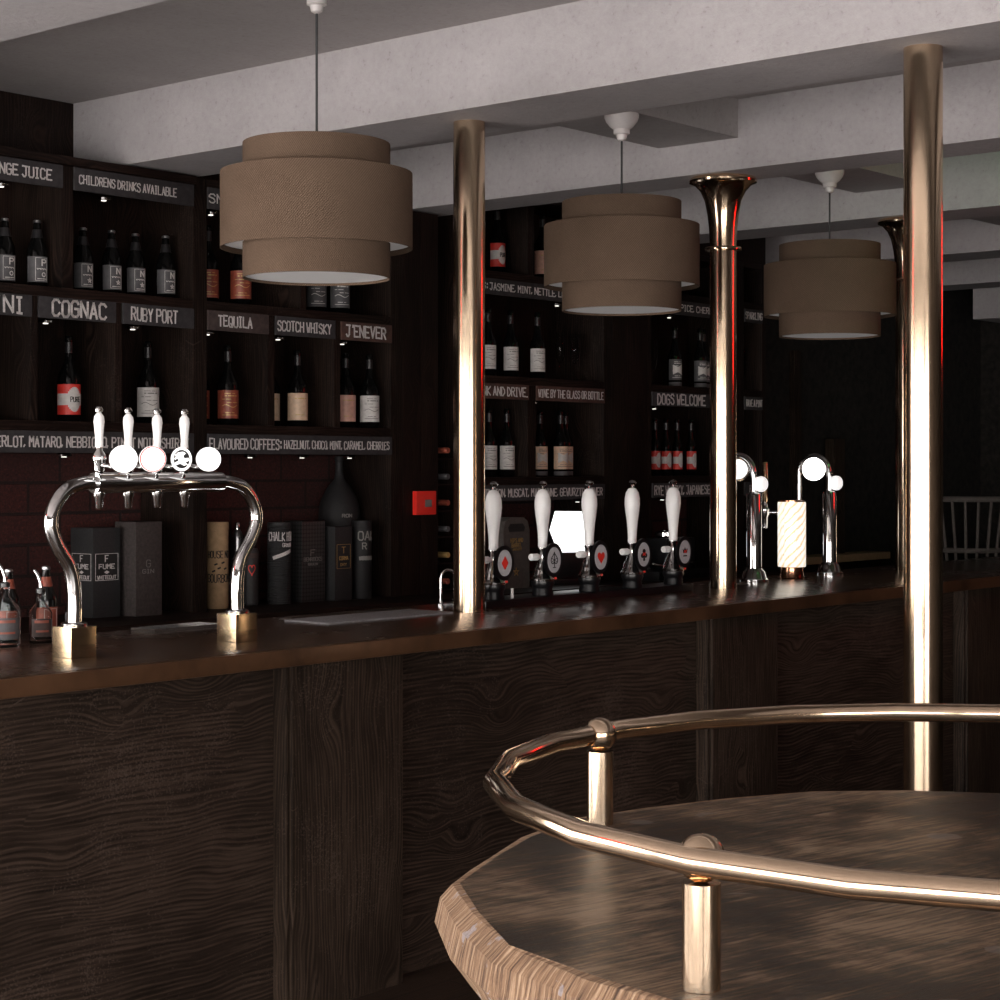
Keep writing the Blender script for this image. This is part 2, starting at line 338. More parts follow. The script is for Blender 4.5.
# ------------------------------------------------------------------ mesh helpers
class B:
    def __init__(self): self.bm = bmesh.new(); self.mi = 0
    def _f(self, vs):
        try:
            f = self.bm.faces.new(vs); f.material_index = self.mi; return f
        except ValueError: return None
    def box(self, x0, x1, y0, y1, z0, z1, bev=0.0):
        x0, x1 = min(x0, x1), max(x0, x1); y0, y1 = min(y0, y1), max(y0, y1); z0, z1 = min(z0, z1), max(z0, z1)
        tmp = bmesh.new()
        vs = [tmp.verts.new(p) for p in ((x0, y0, z0), (x1, y0, z0), (x1, y1, z0), (x0, y1, z0), (x0, y0, z1), (x1, y0, z1), (x1, y1, z1), (x0, y1, z1))]
        for f in ((0, 3, 2, 1), (4, 5, 6, 7), (0, 1, 5, 4), (1, 2, 6, 5), (2, 3, 7, 6), (3, 0, 4, 7)): tmp.faces.new([vs[i] for i in f])
        if bev: bmesh.ops.bevel(tmp, geom=tmp.edges[:], offset=bev, segments=2, profile=0.7, affect='EDGES')
        self.merge(tmp); return self
    def merge(self, tmp, mat=None):
        mp = {}
        for v in tmp.verts: mp[v] = self.bm.verts.new(mat @ v.co if mat else v.co)
        for f in tmp.faces: self._f([mp[v] for v in f.verts])
        tmp.free()
    def lathe(self, prof, c=(0, 0, 0), seg=24, axis='Z'):
        rings = []
        for r, z in prof:
            ring = []
            for i in range(seg):
                a = 2 * PI * i / seg
                p = Vector((r * math.cos(a), r * math.sin(a), z))
                if axis == 'Y': p = Vector((p.x, p.z, p.y))
                if axis == 'X': p = Vector((p.z, p.x, p.y))
                ring.append(self.bm.verts.new(Vector(c) + p))
            rings.append(ring)
        for k in range(len(rings) - 1):
            for i in range(seg):
                j = (i + 1) % seg
                self._f([rings[k][i], rings[k][j], rings[k + 1][j], rings[k + 1][i]])
        for ring, flip in ((rings[0], True), (rings[-1], False)):
            self._f(ring[::-1] if flip else ring)
        return self
    def tube(self, pts, r, seg=14, closed=False):
        pts = [Vector(p) for p in pts]; n = len(pts)
        rs = r if isinstance(r, (list, tuple)) else [r] * n
        tans = []
        for i in range(n):
            a = pts[(i - 1) % n] if (closed or i > 0) else pts[i]
            b = pts[(i + 1) % n] if (closed or i < n - 1) else pts[i]
            tans.append((b - a).normalized())
        up = Vector((0, 0, 1)) if abs(tans[0].z) < 0.9 else Vector((1, 0, 0))
        nrm = (up - tans[0] * up.dot(tans[0])).normalized()
        rings = []
        for i in range(n):
            if i: nrm = (nrm - tans[i] * nrm.dot(tans[i])).normalized()
            bn = tans[i].cross(nrm)
            rings.append([self.bm.verts.new(pts[i] + (nrm * math.cos(2 * PI * k / seg) + bn * math.sin(2 * PI * k / seg)) * rs[i]) for k in range(seg)])
        m = n if closed else n - 1
        for i in range(m):
            A, C = rings[i], rings[(i + 1) % n]
            for k in range(seg):
                j = (k + 1) % seg
                self._f([A[k], A[j], C[j], C[k]])
        if not closed: self._f(rings[0][::-1]); self._f(rings[-1])
        return self
    def plate(self, pts2, mapf, d0, d1):
        """extrude outline (u,v) between depth d0 and d1"""
        a = [self.bm.verts.new(mapf(u, v, d0)) for u, v in pts2]; b = [self.bm.verts.new(mapf(u, v, d1)) for u, v in pts2]
        n = len(pts2)
        self._f(a[::-1]); self._f(b)
        for i in range(n):
            j = (i + 1) % n; self._f([a[i], a[j], b[j], b[i]])
        return self
    def stroke(self, p, q, w, mapf, d0=0.0, d1=0.001):
        dx, dy = q[0] - p[0], q[1] - p[1]; L = math.hypot(dx, dy)
        if L < 1e-7: return self
        if getattr(mapf, 'curved', False) and abs(dx) > 0.007:
            n = int(abs(dx) / 0.006) + 1
            for k in range(n): self.stroke((p[0] + dx * k / n, p[1] + dy * k / n), (p[0] + dx * (k + 1) / n, p[1] + dy * (k + 1) / n), w, mapf, d0, d1)
            return self
        tx, ty = dx / L, dy / L; e = w * 0.35; nx, ny = -ty * w / 2, tx * w / 2
        P = (p[0] - tx * e, p[1] - ty * e); Q = (q[0] + tx * e, q[1] + ty * e)
        self.plate([(P[0] - nx, P[1] - ny), (Q[0] - nx, Q[1] - ny), (Q[0] + nx, Q[1] + ny), (P[0] + nx, P[1] + ny)], mapf, d0, d1)
        return self
    def build(self, name, mat, parent=None, loc=None, smooth=True, rot=None):
        bmesh.ops.recalc_face_normals(self.bm, faces=self.bm.faces[:])
        me = bpy.data.meshes.new(name); self.bm.to_mesh(me); self.bm.free()
        for m in (mat if isinstance(mat, (list, tuple)) else [mat]): me.materials.append(M[m])
        if smooth:
            for p in me.polygons: p.use_smooth = True
            try: me.set_sharp_from_angle(angle=math.radians(38))
            except Exception: pass
        o = bpy.data.objects.new(name, me); COL.objects.link(o)
        if parent: o.parent = parent
        if loc: o.location = loc
        if rot: o.rotation_euler = rot
        return o

def thing(name, label, cat, loc=(0, 0, 0), rotz=0.0, group=None):
    o = bpy.data.objects.new(name, None); COL.objects.link(o)
    o.empty_display_size = 0.1
    o.location = loc; o.rotation_euler = (0, 0, rotz)
    o['label'] = label; o['category'] = cat
    if group: o['group'] = group
    return o
def tag(o, label, cat, group=None):
    o['label'] = label; o['category'] = cat
    if group: o['group'] = group
    return o
def struct(o): o['kind'] = 'structure'; return o
def children(o): return [c for c in bpy.data.objects if c.parent is o]
def copy_tree(o, parent=None):
    kids = children(o)
    c = o.copy(); COL.objects.link(c); c.parent = parent
    for k in kids: copy_tree(k, c)
    return c
def dup(root, loc, label, rotz=None):
    c = copy_tree(root); c.location = loc; c['label'] = label
    if rotz is not None: c.rotation_euler = (0, 0, rotz)
    return c

GL = {'A': '00 26 40;12 32', 'B': '00 06 36 45 44 33 03;33 42 41 30 00', 'C': '45 36 16 05 01 10 30 41', 'D': '00 06 26 44 42 20 00',
 'E': '46 06 00 40;03 33', 'F': '46 06 00;03 33', 'G': '45 36 16 05 01 10 30 41 43 23', 'H': '00 06;40 46;03 43', 'I': '10 30;16 36;20 26',
 'J': '06 46;36 31 20 10 01', 'K': '00 06;46 03 40', 'L': '06 00 40', 'M': '00 06 23 46 40', 'N': '00 06 40 46', 'O': '16 05 01 10 30 41 45 36 16',
 'P': '00 06 36 45 44 33 03', 'Q': '16 05 01 10 30 41 45 36 16;22 40', 'R': '00 06 36 45 44 33 03;23 40', 'S': '45 36 16 05 04 33 42 41 30 10 01',
 'T': '06 46;26 20', 'U': '06 01 10 30 41 46', 'V': '06 20 46', 'W': '06 10 23 30 46', 'X': '06 40;00 46', 'Y': '06 23 46;23 20', 'Z': '06 46 00 40',
 ',': '11 00', '.': '10 20', ':': '21 22;24 25', "'": '25 26', '-': '13 33'}
NARROW = {',': 2.2, '.': 2.2, ':': 2.6, "'": 2.4, ' ': 2.6, 'I': 4.6}
def lettering(b, text, x0, z0, w, h, mapf, sw=None, jit=0.12, d=0.001):
    adv = [NARROW.get(c, 5.6) for c in text]; tot = sum(adv) - 1.4
    ux = w / tot; uz = h / 6.0; sw = sw or h * 0.13; sw = max(0.0016, min(sw, ux * 1.25)) if sw > 0.003 else sw
    rnd = random.Random(len(text) * 31 + ord(text[0])); x = 0.0
    for ch, a in zip(text, adv):
        g = GL.get(ch)
        if g:
            oy = rnd.uniform(-jit, jit) * 1.5; off = -1.0 if ch in ",.:'" else (-0.6 if ch == 'I' else 0.0)
            for st in g.split(';'):
                pts = [(x0 + (x + int(p[0]) + off + rnd.uniform(-jit, jit)) * ux, z0 + (int(p[1]) + oy + rnd.uniform(-jit, jit)) * uz) for p in st.split()]
                for p, q in zip(pts, pts[1:]): b.stroke(p, q, sw, mapf, -0.0006, d)
        x += a
def flat_y(y):            # text on a face looking towards -Y
    return lambda u, v, d: Vector((u, y - d, v))
def on_cyl(r, az, z0=0.0):
    f = lambda u, v, d: Vector(((r + d) * math.cos(az + u / r), (r + d) * math.sin(az + u / r), z0 + v))
    f.curved = True
    return f

# ================================================================== SETTING
XL, XR, YF, YB, ZC, ZS = -2.8, 13.6, -3.5, 6.52, 3.176, 2.88
struct(B().box(XL - .2, XR + .2, YF - .2, YB + .2, -0.1, 0).build('floor', 'floor', smooth=False))
struct(B().box(XL - .2, XR + .2, YF - .2, YB + .2, ZC, ZC + 0.1).build('ceiling', 'ceiling', smooth=False))
struct(B().box(3.0, 9.85, YB, YB + .2, 0, ZC).build('wall_back', 'brick', smooth=False))
struct(B().box(9.85, XR + .2, YB, YB + .2, 0, ZC).build('wall_back_stone', 'stone', smooth=False))
struct(B().box(XR, XR + .2, YF - .2, YB, 0, ZC).build('wall_right', 'stone', smooth=False))
def wall_with_windows(name, axis, pos, a0, a1, wins, z0, z1, thick):
    b = B()
    def bx(u0, u1, w0, w1):
        if axis == 'X': b.box(pos, pos - thick, u0, u1, w0, w1)
        else: b.box(u0, u1, pos, pos - thick, w0, w1)
    bx(a0, a1, 0, z0); bx(a0, a1, z1, ZC)
    e = [a0] + [v for w in wins for v in w] + [a1]
    for i in range(0, len(e), 2): bx(e[i], e[i + 1], z0, z1)
    return struct(b.build(name, 'wall_paint', smooth=False))
WX = [(-2.9, -1.13), (-1.07, 0.72), (0.78, 2.57), (2.63, 4.42), (4.48, 6.2)]
WB = [(-2.5, -0.77), (-0.71, 1.2)]
wall_with_windows('wall_left', 'X', XL, YF - .2, YB, WX, 0.12, 2.30, 0.2)
wall_with_windows('wall_back_left', 'Y', YB + .2, XL - .2, 3.0, WB, 0.12, 2.30, 0.2)
WF = [(-2.5, -0.63), (-0.57, 1.3)]
wall_with_windows('wall_front', 'Y', YF, XL - .2, XR + .2, WF, 0.12, 2.30, 0.2)
wn = 1
for axis, wins, pos, sg in (('X', WX, XL, 1), ('Y', WB, YB, 1), ('Y', WF, YF, -1)):
    for a0, a1 in wins:
        fr = B(); pa = B()
        def bx(b, u0, u1, d0, d1, w0, w1):
            if axis == 'X': b.box(pos - d0, pos - d1, u0, u1, w0, w1)
            else: b.box(u0, u1, pos + sg * d0, pos + sg * d1, w0, w1)
        for u0, u1, w0, w1 in ((a0, a0 + .03, .12, 2.30), (a1 - .03, a1, .12, 2.30), (a0 + .03, a1 - .03, .12, .18), (a0 + .03, a1 - .03, 2.25, 2.30),
                               ((a0 + a1) / 2 - .02, (a0 + a1) / 2 + .02, .18, 2.25), (a0 + .03, (a0 + a1) / 2 - .02, 1.90, 1.93), ((a0 + a1) / 2 + .02, a1 - .03, 1.90, 1.93)):
            bx(fr, u0, u1, 0.02, 0.10, w0, w1)
        bx(pa, a0 + .02, a1 - .02, 0.055, 0.065, .17, 2.26)
        f = struct(fr.build('window_%d' % wn, 'upright_wood', smooth=False))
        struct(pa.build('pane', 'pane' if axis == 'X' else 'pane_side', f, smooth=False)); wn += 1

# beams across the ceiling (run along Y)
beams = [(2.86, 3.245, YB), (4.9, 5.31, YB), (6.64, 6.93, YB), (8.37, 8.72, 6.14), (10.1, 10.48, YB), (11.83, 12.2, YB)]
for i, (x0, x1, y1) in enumerate(beams):
    struct(B().box(x0, x1, YF, y1, ZS, ZC).build('trim_%d' % (i + 1), 'plaster', smooth=False))
# dropped boxes carrying the lamps between the beams, and the far bulkhead
for i, (x0, x1) in enumerate(((5.31, 6.64), (6.93, 8.37), (8.72, 10.1))):
    struct(B().box(x0, x1, 4.28, 4.69, 3.013, ZC).build('trim_%d' % (i + 7), 'ceiling', smooth=False))
struct(B().box(12.6, XR, 0.5, 6.1, 2.70, ZC).build('trim_10', 'plaster', smooth=False))

for x0, x1 in ((3.246, 4.899), (5.311, 6.639)):
    struct(B().box(x0, x1, 6.505, 6.5195, 2.60, ZC - .0005).build('wall_upper_panel', 'panel_wood', smooth=False))

# ================================================================== BAR COUNTER
CT = 1.10
bar = thing('bar_counter', 'long dark wooden bar counter with a glossy dark top and bronze front edge', 'bar counter', (0, 0, 0))
B().box(1.6, 12.4, 3.953, 4.80, 1.048, CT, 0.004).build('worktop', 'worktop', bar)
B().box(1.6, 12.4, 3.938, 3.9525, 1.047, 1.0985, 0.0055).build('worktop_edge', 'edge', bar)
B().box(1.62, 12.38, 4.08, 4.12, 0, 1.0475).build('front_panel', 'counter_wood', bar, smooth=False)
B().box(1.62, 12.38, 4.74, 4.78, 0, 1.0475).build('rear_panel', 'counter_wood', bar, smooth=False)
for x in (1.62, 3.812, 6.043, 8.230, 10.42):
    B().box(x, x + 0.475, 4.0105, 4.0795, 0, 1.0470, 0.003).build('pilaster', 'pilaster_wood', bar)
    B().box(x - 0.016, x - 0.0005, 4.022, 4.0795, 0, 1.0470, 0.005).build('edge_moulding', 'pilaster_wood', bar)

# ================================================================== BRASS POLES
def pole(x, y, z0, label, flare):
    t = thing('brass_pole', label, 'pole', (x, y, z0), 0, 'brass poles')
    H = ZS - z0
    if flare:
        B().lathe([(0.058, 0), (0.058, H - 0.30)], seg=40).build('shaft', 'brass', t)
        B().lathe([(0.058, H - 0.2995), (0.061, H - 0.22), (0.068, H - 0.16), (0.080, H - 0.10), (0.098, H - 0.06), (0.122, H - 0.032), (0.146, H - 0.022), (0.148, H - 0.014), (0.140, H - 0.001)], seg=48).build('trumpet_capital', 'brass', t)
        B().lathe([(0.059, H - 0.318), (0.078, H - 0.316), (0.080, H - 0.309), (0.078, H - 0.302), (0.059, H - 0.300)], seg=40).build('collar', 'brass', t)
    else:
        B().lathe([(0.058, 0), (0.058, H)], seg=40).build('shaft', 'brass', t)
    return t
pole(5.07, 2.615, 0, 'tall brass pole standing on the floor behind the round table', False)
pole(5.105, 4.445, CT, 'plain straight brass pole on the counter beside the grey bar mat', False)
pole(6.80, 4.46, CT, 'brass pole with trumpet capital on the counter right of the handpumps', True)
pole(8.55, 4.50, CT, 'brass pole with trumpet capital mostly hidden behind the floor standing pole', True)

# ================================================================== PENDANT LAMPS
def drum(b, r, z0, z1, th=0.004, seg=40):
    b.lathe([(r - th, z0), (r, z0), (r, z1), (r - th, z1), (r - th, z0)][:5], seg=seg)
    return b
def ring_shell(r, z0, z1, th=0.004, seg=48):
    b = B(); R = []
    for rr, zz in ((r, z0), (r, z1), (r - th, z1), (r - th, z0)):
        R.append([b.bm.verts.new((rr * math.cos(2 * PI * i / seg), rr * math.sin(2 * PI * i / seg), zz)) for i in range(seg)])
    for k in range(4):
        A, C = R[k], R[(k + 1) % 4]
        for i in range(seg):
            j = (i + 1) % seg; b._f([A[i], A[j], C[j], C[i]])
    return b
def pendant(x, y, zt, label, zb=2.225):
                                     # underside of the shade
    t = thing('pendant_lamp', label, 'lamp', (x, y, zt), 0, 'brown drum pendant lamps over the bar')
    o = zb - zt
    B().lathe([(0.045, -0.001), (0.068, -0.003), (0.068, -0.016), (0.062, -0.032), (0.046, -0.052), (0.032, -0.062), (0.032, -0.080), (0.022, -0.084), (0.018, -0.102), (0.008, -0.108)][::-1], seg=28).build('ceiling_rose', 'rose_white', t)
    B().tube([(0, 0, -0.107), (0, 0, o + 0.385)], 0.004, 8).build('flex', 'cable', t)
    rI, rO = 0.234, 0.305
    s = ring_shell(rO, o + 0.095, o + 0.335).build('outer_shade', 'fabric', t)
    s2 = ring_shell(rI, o + 0.0, o + 0.428).build('inner_shade', 'fabric', t)
    b = B(); b.lathe([(rI - 0.006, o + 0.008), (rI - 0.006, o + 0.012)], seg=48); b.build('diffuser', 'diffuser', t)
    # pale underside ring between the two shades
    b = B(); R = []
    for rr, zz in ((rI + 0.001, o + 0.112), (rO - 0.005, o + 0.112), (rO - 0.005, o + 0.116), (rI + 0.001, o + 0.116)):
        R.append([b.bm.verts.new((rr * math.cos(2 * PI * i / 48), rr * math.sin(2 * PI * i / 48), zz)) for i in range(48)])
    for k in range(4):
        A, C = R[k], R[(k + 1) % 4]
        for i in range(48): b._f([A[i], A[(i + 1) % 48], C[(i + 1) % 48], C[i]])
    b.build('lining', 'diffuser', t)
    b = B()
    for k in range(3):
        a = k * 2 * PI / 3 + 0.3
        b.tube([(0.012 * math.cos(a), 0.012 * math.sin(a), o + 0.38), ((rI - 0.004) * math.cos(a), (rI - 0.004) * math.sin(a), o + 0.405)], 0.0025, 6)
    b.lathe([(0.02, o + 0.30), (0.022, o + 0.36), (0.012, o + 0.386)], seg=16)
    b.build('lamp_holder', 'cable', t)
    return t
pendant(4.148, 4.255, ZC, 'brown two-tier drum pendant lamp nearest the camera, left of the others')
pendant(5.893, 4.338, 3.013, 'brown two-tier drum pendant lamp between the plain pole and trumpet pole', 2.238)
pendant(7.64, 4.42, 3.013, 'farthest brown drum pendant lamp, right of the trumpet-topped pole', 2.235)

# ================================================================== SHELVING
def sign(unit, x0, x1, z0, z1, text, tx0, tx1, mat='board_slate', th=None, y=6.142):
    s = B().box(x0, x1, y, y + 0.016, z0, z1, 0.0015).build('name_board', mat, unit)
    h = (z1 - z0) * (th or 0.52); b = B()
    parts = text if isinstance(text, list) else [(text, tx0, tx1, 1.0)]
    for tt, a, c, k in parts:
        lettering(b, tt, a, (z0 + z1) / 2 - h * k / 2, c - a, h * k, flat_y(y - 0.0004), sw=max(0.0052, h * k * 0.155))
    b.build('chalk_lettering', 'chalk', s, smooth=False)
def puck(unit, x, z, y=6.21):
    p = B().lathe([(0.012, z - 0.016), (0.030, z - 0.014), (0.032, z - 0.006), (0.026, z - 0.0005)], (x, y, 0), 20).build('puck_light', 'chrome', unit)
    B().lathe([(0.010, z - 0.0180), (0.0115, z - 0.0165)], (x, y, 0), 14).build('led', 'spot', p)
YS = 6.15; YD = 6.50
def side(unit, x0, x1, z0, z1): B().box(x0, x1, YS, YD, z0, z1, 0.002).build('side_panel', 'upright_wood', unit)
def board(unit, x0, x1, z0, z1): B().box(x0, x1, YS + 0.001, YD - 0.012, z0, z1, 0.0015).build('shelf', 'shelf_wood', unit)
def divider(unit, x0, x1, z0, z1): B().box(x0, x1, YS + 0.002, YD - 0.012, z0, z1, 0.0015).build('divider', 'upright_wood', unit)
def back(unit, x0, x1, z0, z1): B().box(x0, x1, YD - 0.011, YD, z0, z1).build('back_panel', 'panel_wood', unit, smooth=False)
BC = 1.0      # back counter height
e = 0.0006
# --- left bank
u = thing('shelving_unit', 'dark wooden shelving unit with the COGNAC and RUBY PORT boards', 'shelves', (0, 0, 0), 0, 'dark shelving units behind the bar')
side(u, 5.258, 5.3245, BC, 2.87); side(u, 3.30, 3.36, BC, 2.87)
xl, xr = 3.36 + e, 5.258 - e
board(u, xl, xr, 2.836, 2.870); board(u, xl, xr, 2.305, 2.345); board(u, xl, xr, 1.770, 1.810)
back(u, xl, xr, 1.72, 2.8355)
divider(u, 4.576, 4.632, 2.3455, 2.8355)
for a, c in ((4.427, 4.460), (4.841, 4.877), (3.95, 3.99)): divider(u, a, c, 1.8105, 2.3045)
B().box(xl, xr, 6.125, 6.1495, 2.838, 2.872, 0.003).build('cornice', 'shelf_wood', u)
sign(u, xl, 4.576 - e, 2.744, 2.8355, 'FRESH ORANGE JUICE', 4.02, 4.520, th=0.44)
sign(u, 4.632 + e, xr, 2.744, 2.8355, 'CHILDRENS DRINKS AVAILABLE', 4.655, 5.160, th=0.37)
sign(u, 3.99 + e, 4.427 - e, 2.219, 2.3045, 'MARTINI', 4.02, 4.385, th=0.72)
sign(u, 4.460 + e, 4.841 - e, 2.219, 2.3045, 'COGNAC', 4.525, 4.790, th=0.72)
sign(u, 4.877 + e, xr, 2.219, 2.3045, 'RUBY PORT', 4.920, 5.165, th=0.60)
sign(u, xl, xr, 1.683, 1.7695, [('MALBEC,', 3.93, 4.17, 1.0), ('MERLOT, MATARO, NEBBIOLO, PINOT NOIR, SHIRAZ', 4.235, 5.225, 1.0)], 0, 0, th=0.46)
for x, z in ((4.30, 2.744), (4.80, 2.744), (4.51, 2.219), (4.95, 2.219), (4.25, 1.683), (4.60, 1.683), (4.95, 1.683)): puck(u, x + .03, z)
# --- middle bank
u = thing('shelving_unit', 'dark wooden shelving unit with the TEQUILA, SCOTCH WHISKY and FLAVOURED COFFEES boards', 'shelves', (0, 0, 0), 0, 'dark shelving units behind the bar')
side(u, 6.491, 6.5745, BC, 2.87); side(u, 5.3255, 5.336, BC, 2.87)
xl, xr = 5.336 + e, 6.491 - e
board(u, xl, xr, 2.836, 2.870); board(u, xl, xr, 2.305, 2.345); board(u, xl, xr, 1.770, 1.810)
back(u, xl, xr, 1.72, 2.8355)
divider(u, 5.895, 5.930, 2.3455, 2.8355)
divider(u, 5.693, 5.735, 1.8105, 2.3045); divider(u, 6.110, 6.150, 1.8105, 2.3045)
sign(u, xl, 5.895 - e, 2.744, 2.8355, 'SNACKS', 5.342, 5.60, th=0.40)
sign(u, 5.930 + e, xr, 2.744, 2.8355, 'COFFEE', 6.0, 6.4, th=0.5)
sign(u, xl, 5.693 - e, 2.219, 2.3045, 'TEQUILA', 5.395, 5.590, 'board_brown', 0.52)
sign(u, 5.735 + e, 6.110 - e, 2.219, 2.3045, 'SCOTCH WHISKY', 5.745, 6.080, 'board_slate', 0.50)
sign(u, 6.150 + e, xr, 2.219, 2.3045, "J'ENEVER", 6.180, 6.445, 'board_rust', 0.60)
sign(u, xl, xr, 1.683, 1.7695, [('FLAVOURED COFFEES:', 5.345, 5.765, 1.0), ('HAZELNUT, CHOCO, MINT, CARAMEL, CHERRIES', 5.785, 6.470, 0.82)], 0, 0, th=0.50)
for x, z in ((5.38, 2.744), (5.36, 2.219), (5.78, 2.219), (6.19, 2.219), (5.61, 1.683), (5.93, 1.683), (6.24, 1.683)): puck(u, x + .03, z)
# --- plain wall panelling with the alarm, and the wine rack
pn = B()
for a, c in ((6.5755, 6.700), (6.703, 6.829)): pn.box(a, c, 6.15, 6.50, BC + .0006, 2.87, 0.002)
struct(pn.build('wall_panelling', 'panel_wood'))
# --- third bank
def bank(x0, x1, sx0, sx1, ztop, label):
    u = thing('shelving_unit', label, 'shelves', (0, 0, 0), 0, 'dark shelving units behind the bar')
    side(u, x0 - sx0, x0 - e, BC, ztop); side(u, x1 + e, x1 + sx1, BC, ztop)
    board(u, x0, x1, ztop - 0.03, ztop)
    for z in (2.588, 2.053, 1.532): board(u, x0, x1, z, z + 0.040)
    back(u, x0, x1, 1.49, ztop - 0.0305)
    return u
u = bank(7.06, 8.191, 0.05, 0.0825, 3.05, 'dark wooden shelving unit with the WINE BY THE GLASS OR BOTTLE board')
xl, xr = 7.06 + e, 8.191 - e
divider(u, 7.531, 7.585, 2.6285, 3.0195); divider(u, 7.531, 7.597, 1.5725, 2.0525)
sign(u, xl, xr, 2.507, 2.5875, 'TEAS: JASMINE, MINT, NETTLE, LEMON BALM', 7.07, 8.05, 'board_slate', 0.42)
sign(u, xl, 7.531 - e, 1.974, 2.0525, 'DRINK AND DRIVE.', 7.07, 7.515, 'board_rust', 0.55)
sign(u, 7.597 + e, xr, 1.974, 2.0525, 'WINE BY THE GLASS OR BOTTLE', 7.610, 8.175, 'board_rust', 0.50)
sign(u, xl, xr, 1.450, 1.5315, 'SEMILLION, MUSCAT, MARSANNE, GEWURZTRAMINER', 7.10, 8.165, 'board_slate', 0.48)
for x, z in ((7.82, 2.507), (7.62, 1.974), (7.70, 1.450), (8.0, 1.450)): puck(u, x + .03, z)
struct(B().box(8.2745, 8.605, 6.15, 6.50, BC + .0006, 2.87, 0.002).build('wall_pier', 'panel_wood'))
# --- fourth bank
u = bank(8.64, 9.507, 0.034, 0.055, 2.87, 'dark wooden shelving unit with the DOGS WELCOME board')
xl, xr = 8.64 + e, 9.507 - e
sign(u, xl, xr, 2.507, 2.5875, 'GINGER, SPICE, CHERRY TOMATO', 8.66, 9.50, 'board_slate', 0.42)
sign(u, xl, xr, 1.974, 2.0525, 'DOGS WELCOME', 8.690, 9.175, 'board_slate', 0.72)
sign(u, xl, xr, 1.450, 1.5315, 'RYE WHISKY, JAPANESE WHISKY', 8.66, 9.42, 'board_slate', 0.60)
for x, z in ((8.87, 2.507), (9.38, 2.507), (8.72, 1.974), (8.8, 1.450)): puck(u, x + .03, z)
u = bank(9.605, 9.810, 0.042, 0.042, 2.87, 'narrow shelving unit at the far end with the HAVE A PINT board')
xl, xr = 9.605 + e, 9.810 - e
sign(u, xl, xr, 2.507, 2.5875, 'SPARKLING', 9.615, 9.80, 'board_slate', 0.5)
sign(u, xl, xr, 1.974, 2.0525, 'HAVE A PINT', 9.620, 9.80, 'board_slate', 0.5)
sign(u, xl, xr, 1.450, 1.5315, 'RUM', 9.66, 9.76, 'board_slate', 0.5)
# boxed-in panel above the far units, up to the ceiling
struct(B().box(8.76, 9.851, 6.15, 6.50, 2.8706, ZC - .0005).build('wall_upper_panel', 'panel_wood', smooth=False))

# back counter
bc = thing('back_counter', 'low dark counter along the wall carrying the cartons and bottles', 'counter', (0, 0, 0))
B().box(3.30, 9.85, 5.88, 6.515, 0.96, BC - 0.0006, 0.002).build('worktop', 'shelf_wood', bc)
B().box(3.32, 9.83, 5.92, 6.50, 0, 0.9595).build('cupboard', 'counter_wood', bc, smooth=False)

# wine rack with bottle ends
wr = thing('wine_rack', 'tall narrow dark wine rack beside the plain brass pole', 'wine rack', (0, 0, 0))
B().box(6.8305, 6.842, 6.17, 6.50, BC + .0006, 1.80).build('side_panel', 'upright_wood', wr)
B().box(6.998, 7.0090, 6.17, 6.50, BC + .0006, 1.80).build('side_panel', 'upright_wood', wr)
rackz = [1.02 + 0.13 * i for i in range(6)]
for z in rackz: B().box(6.8425, 6.9975, 6.18, 6.50, z - 0.008, z).build('shelf', 'shelf_wood', wr)
caps = ['label_rust', 'gold_ink', 'label_grey', 'label_rust', 'label_grey', 'label_rust']
words = ['rust capped', 'gold capped', 'grey capped', 'rust capped', 'grey capped', 'rust capped']
for i, z in enumerate(rackz):
    wb = thing('wine_bottle', '%s wine bottle lying in the wine rack, %s shelf from the counter' % (words[i], ['first', 'second', 'third', 'fourth', 'fifth', 'sixth'][i]), 'bottle', (6.900, 6.145, z + 0.0375), 0, 'bottles in the wine rack')
    B().lathe([(0.012, 0.03), (0.014, 0.075), (0.016, 0.12), (0.034, 0.17), (0.037, 0.19), (0.037, 0.34), (0.030, 0.345)], seg=20, axis='Y').build('glass_body', 'glass_dark', wb)
    B().lathe([(0.013, 0.0), (0.0145, 0.003), (0.0145, 0.06), (0.0142, 0.07)], seg=16, axis='Y').build('capsule', caps[i], wb)

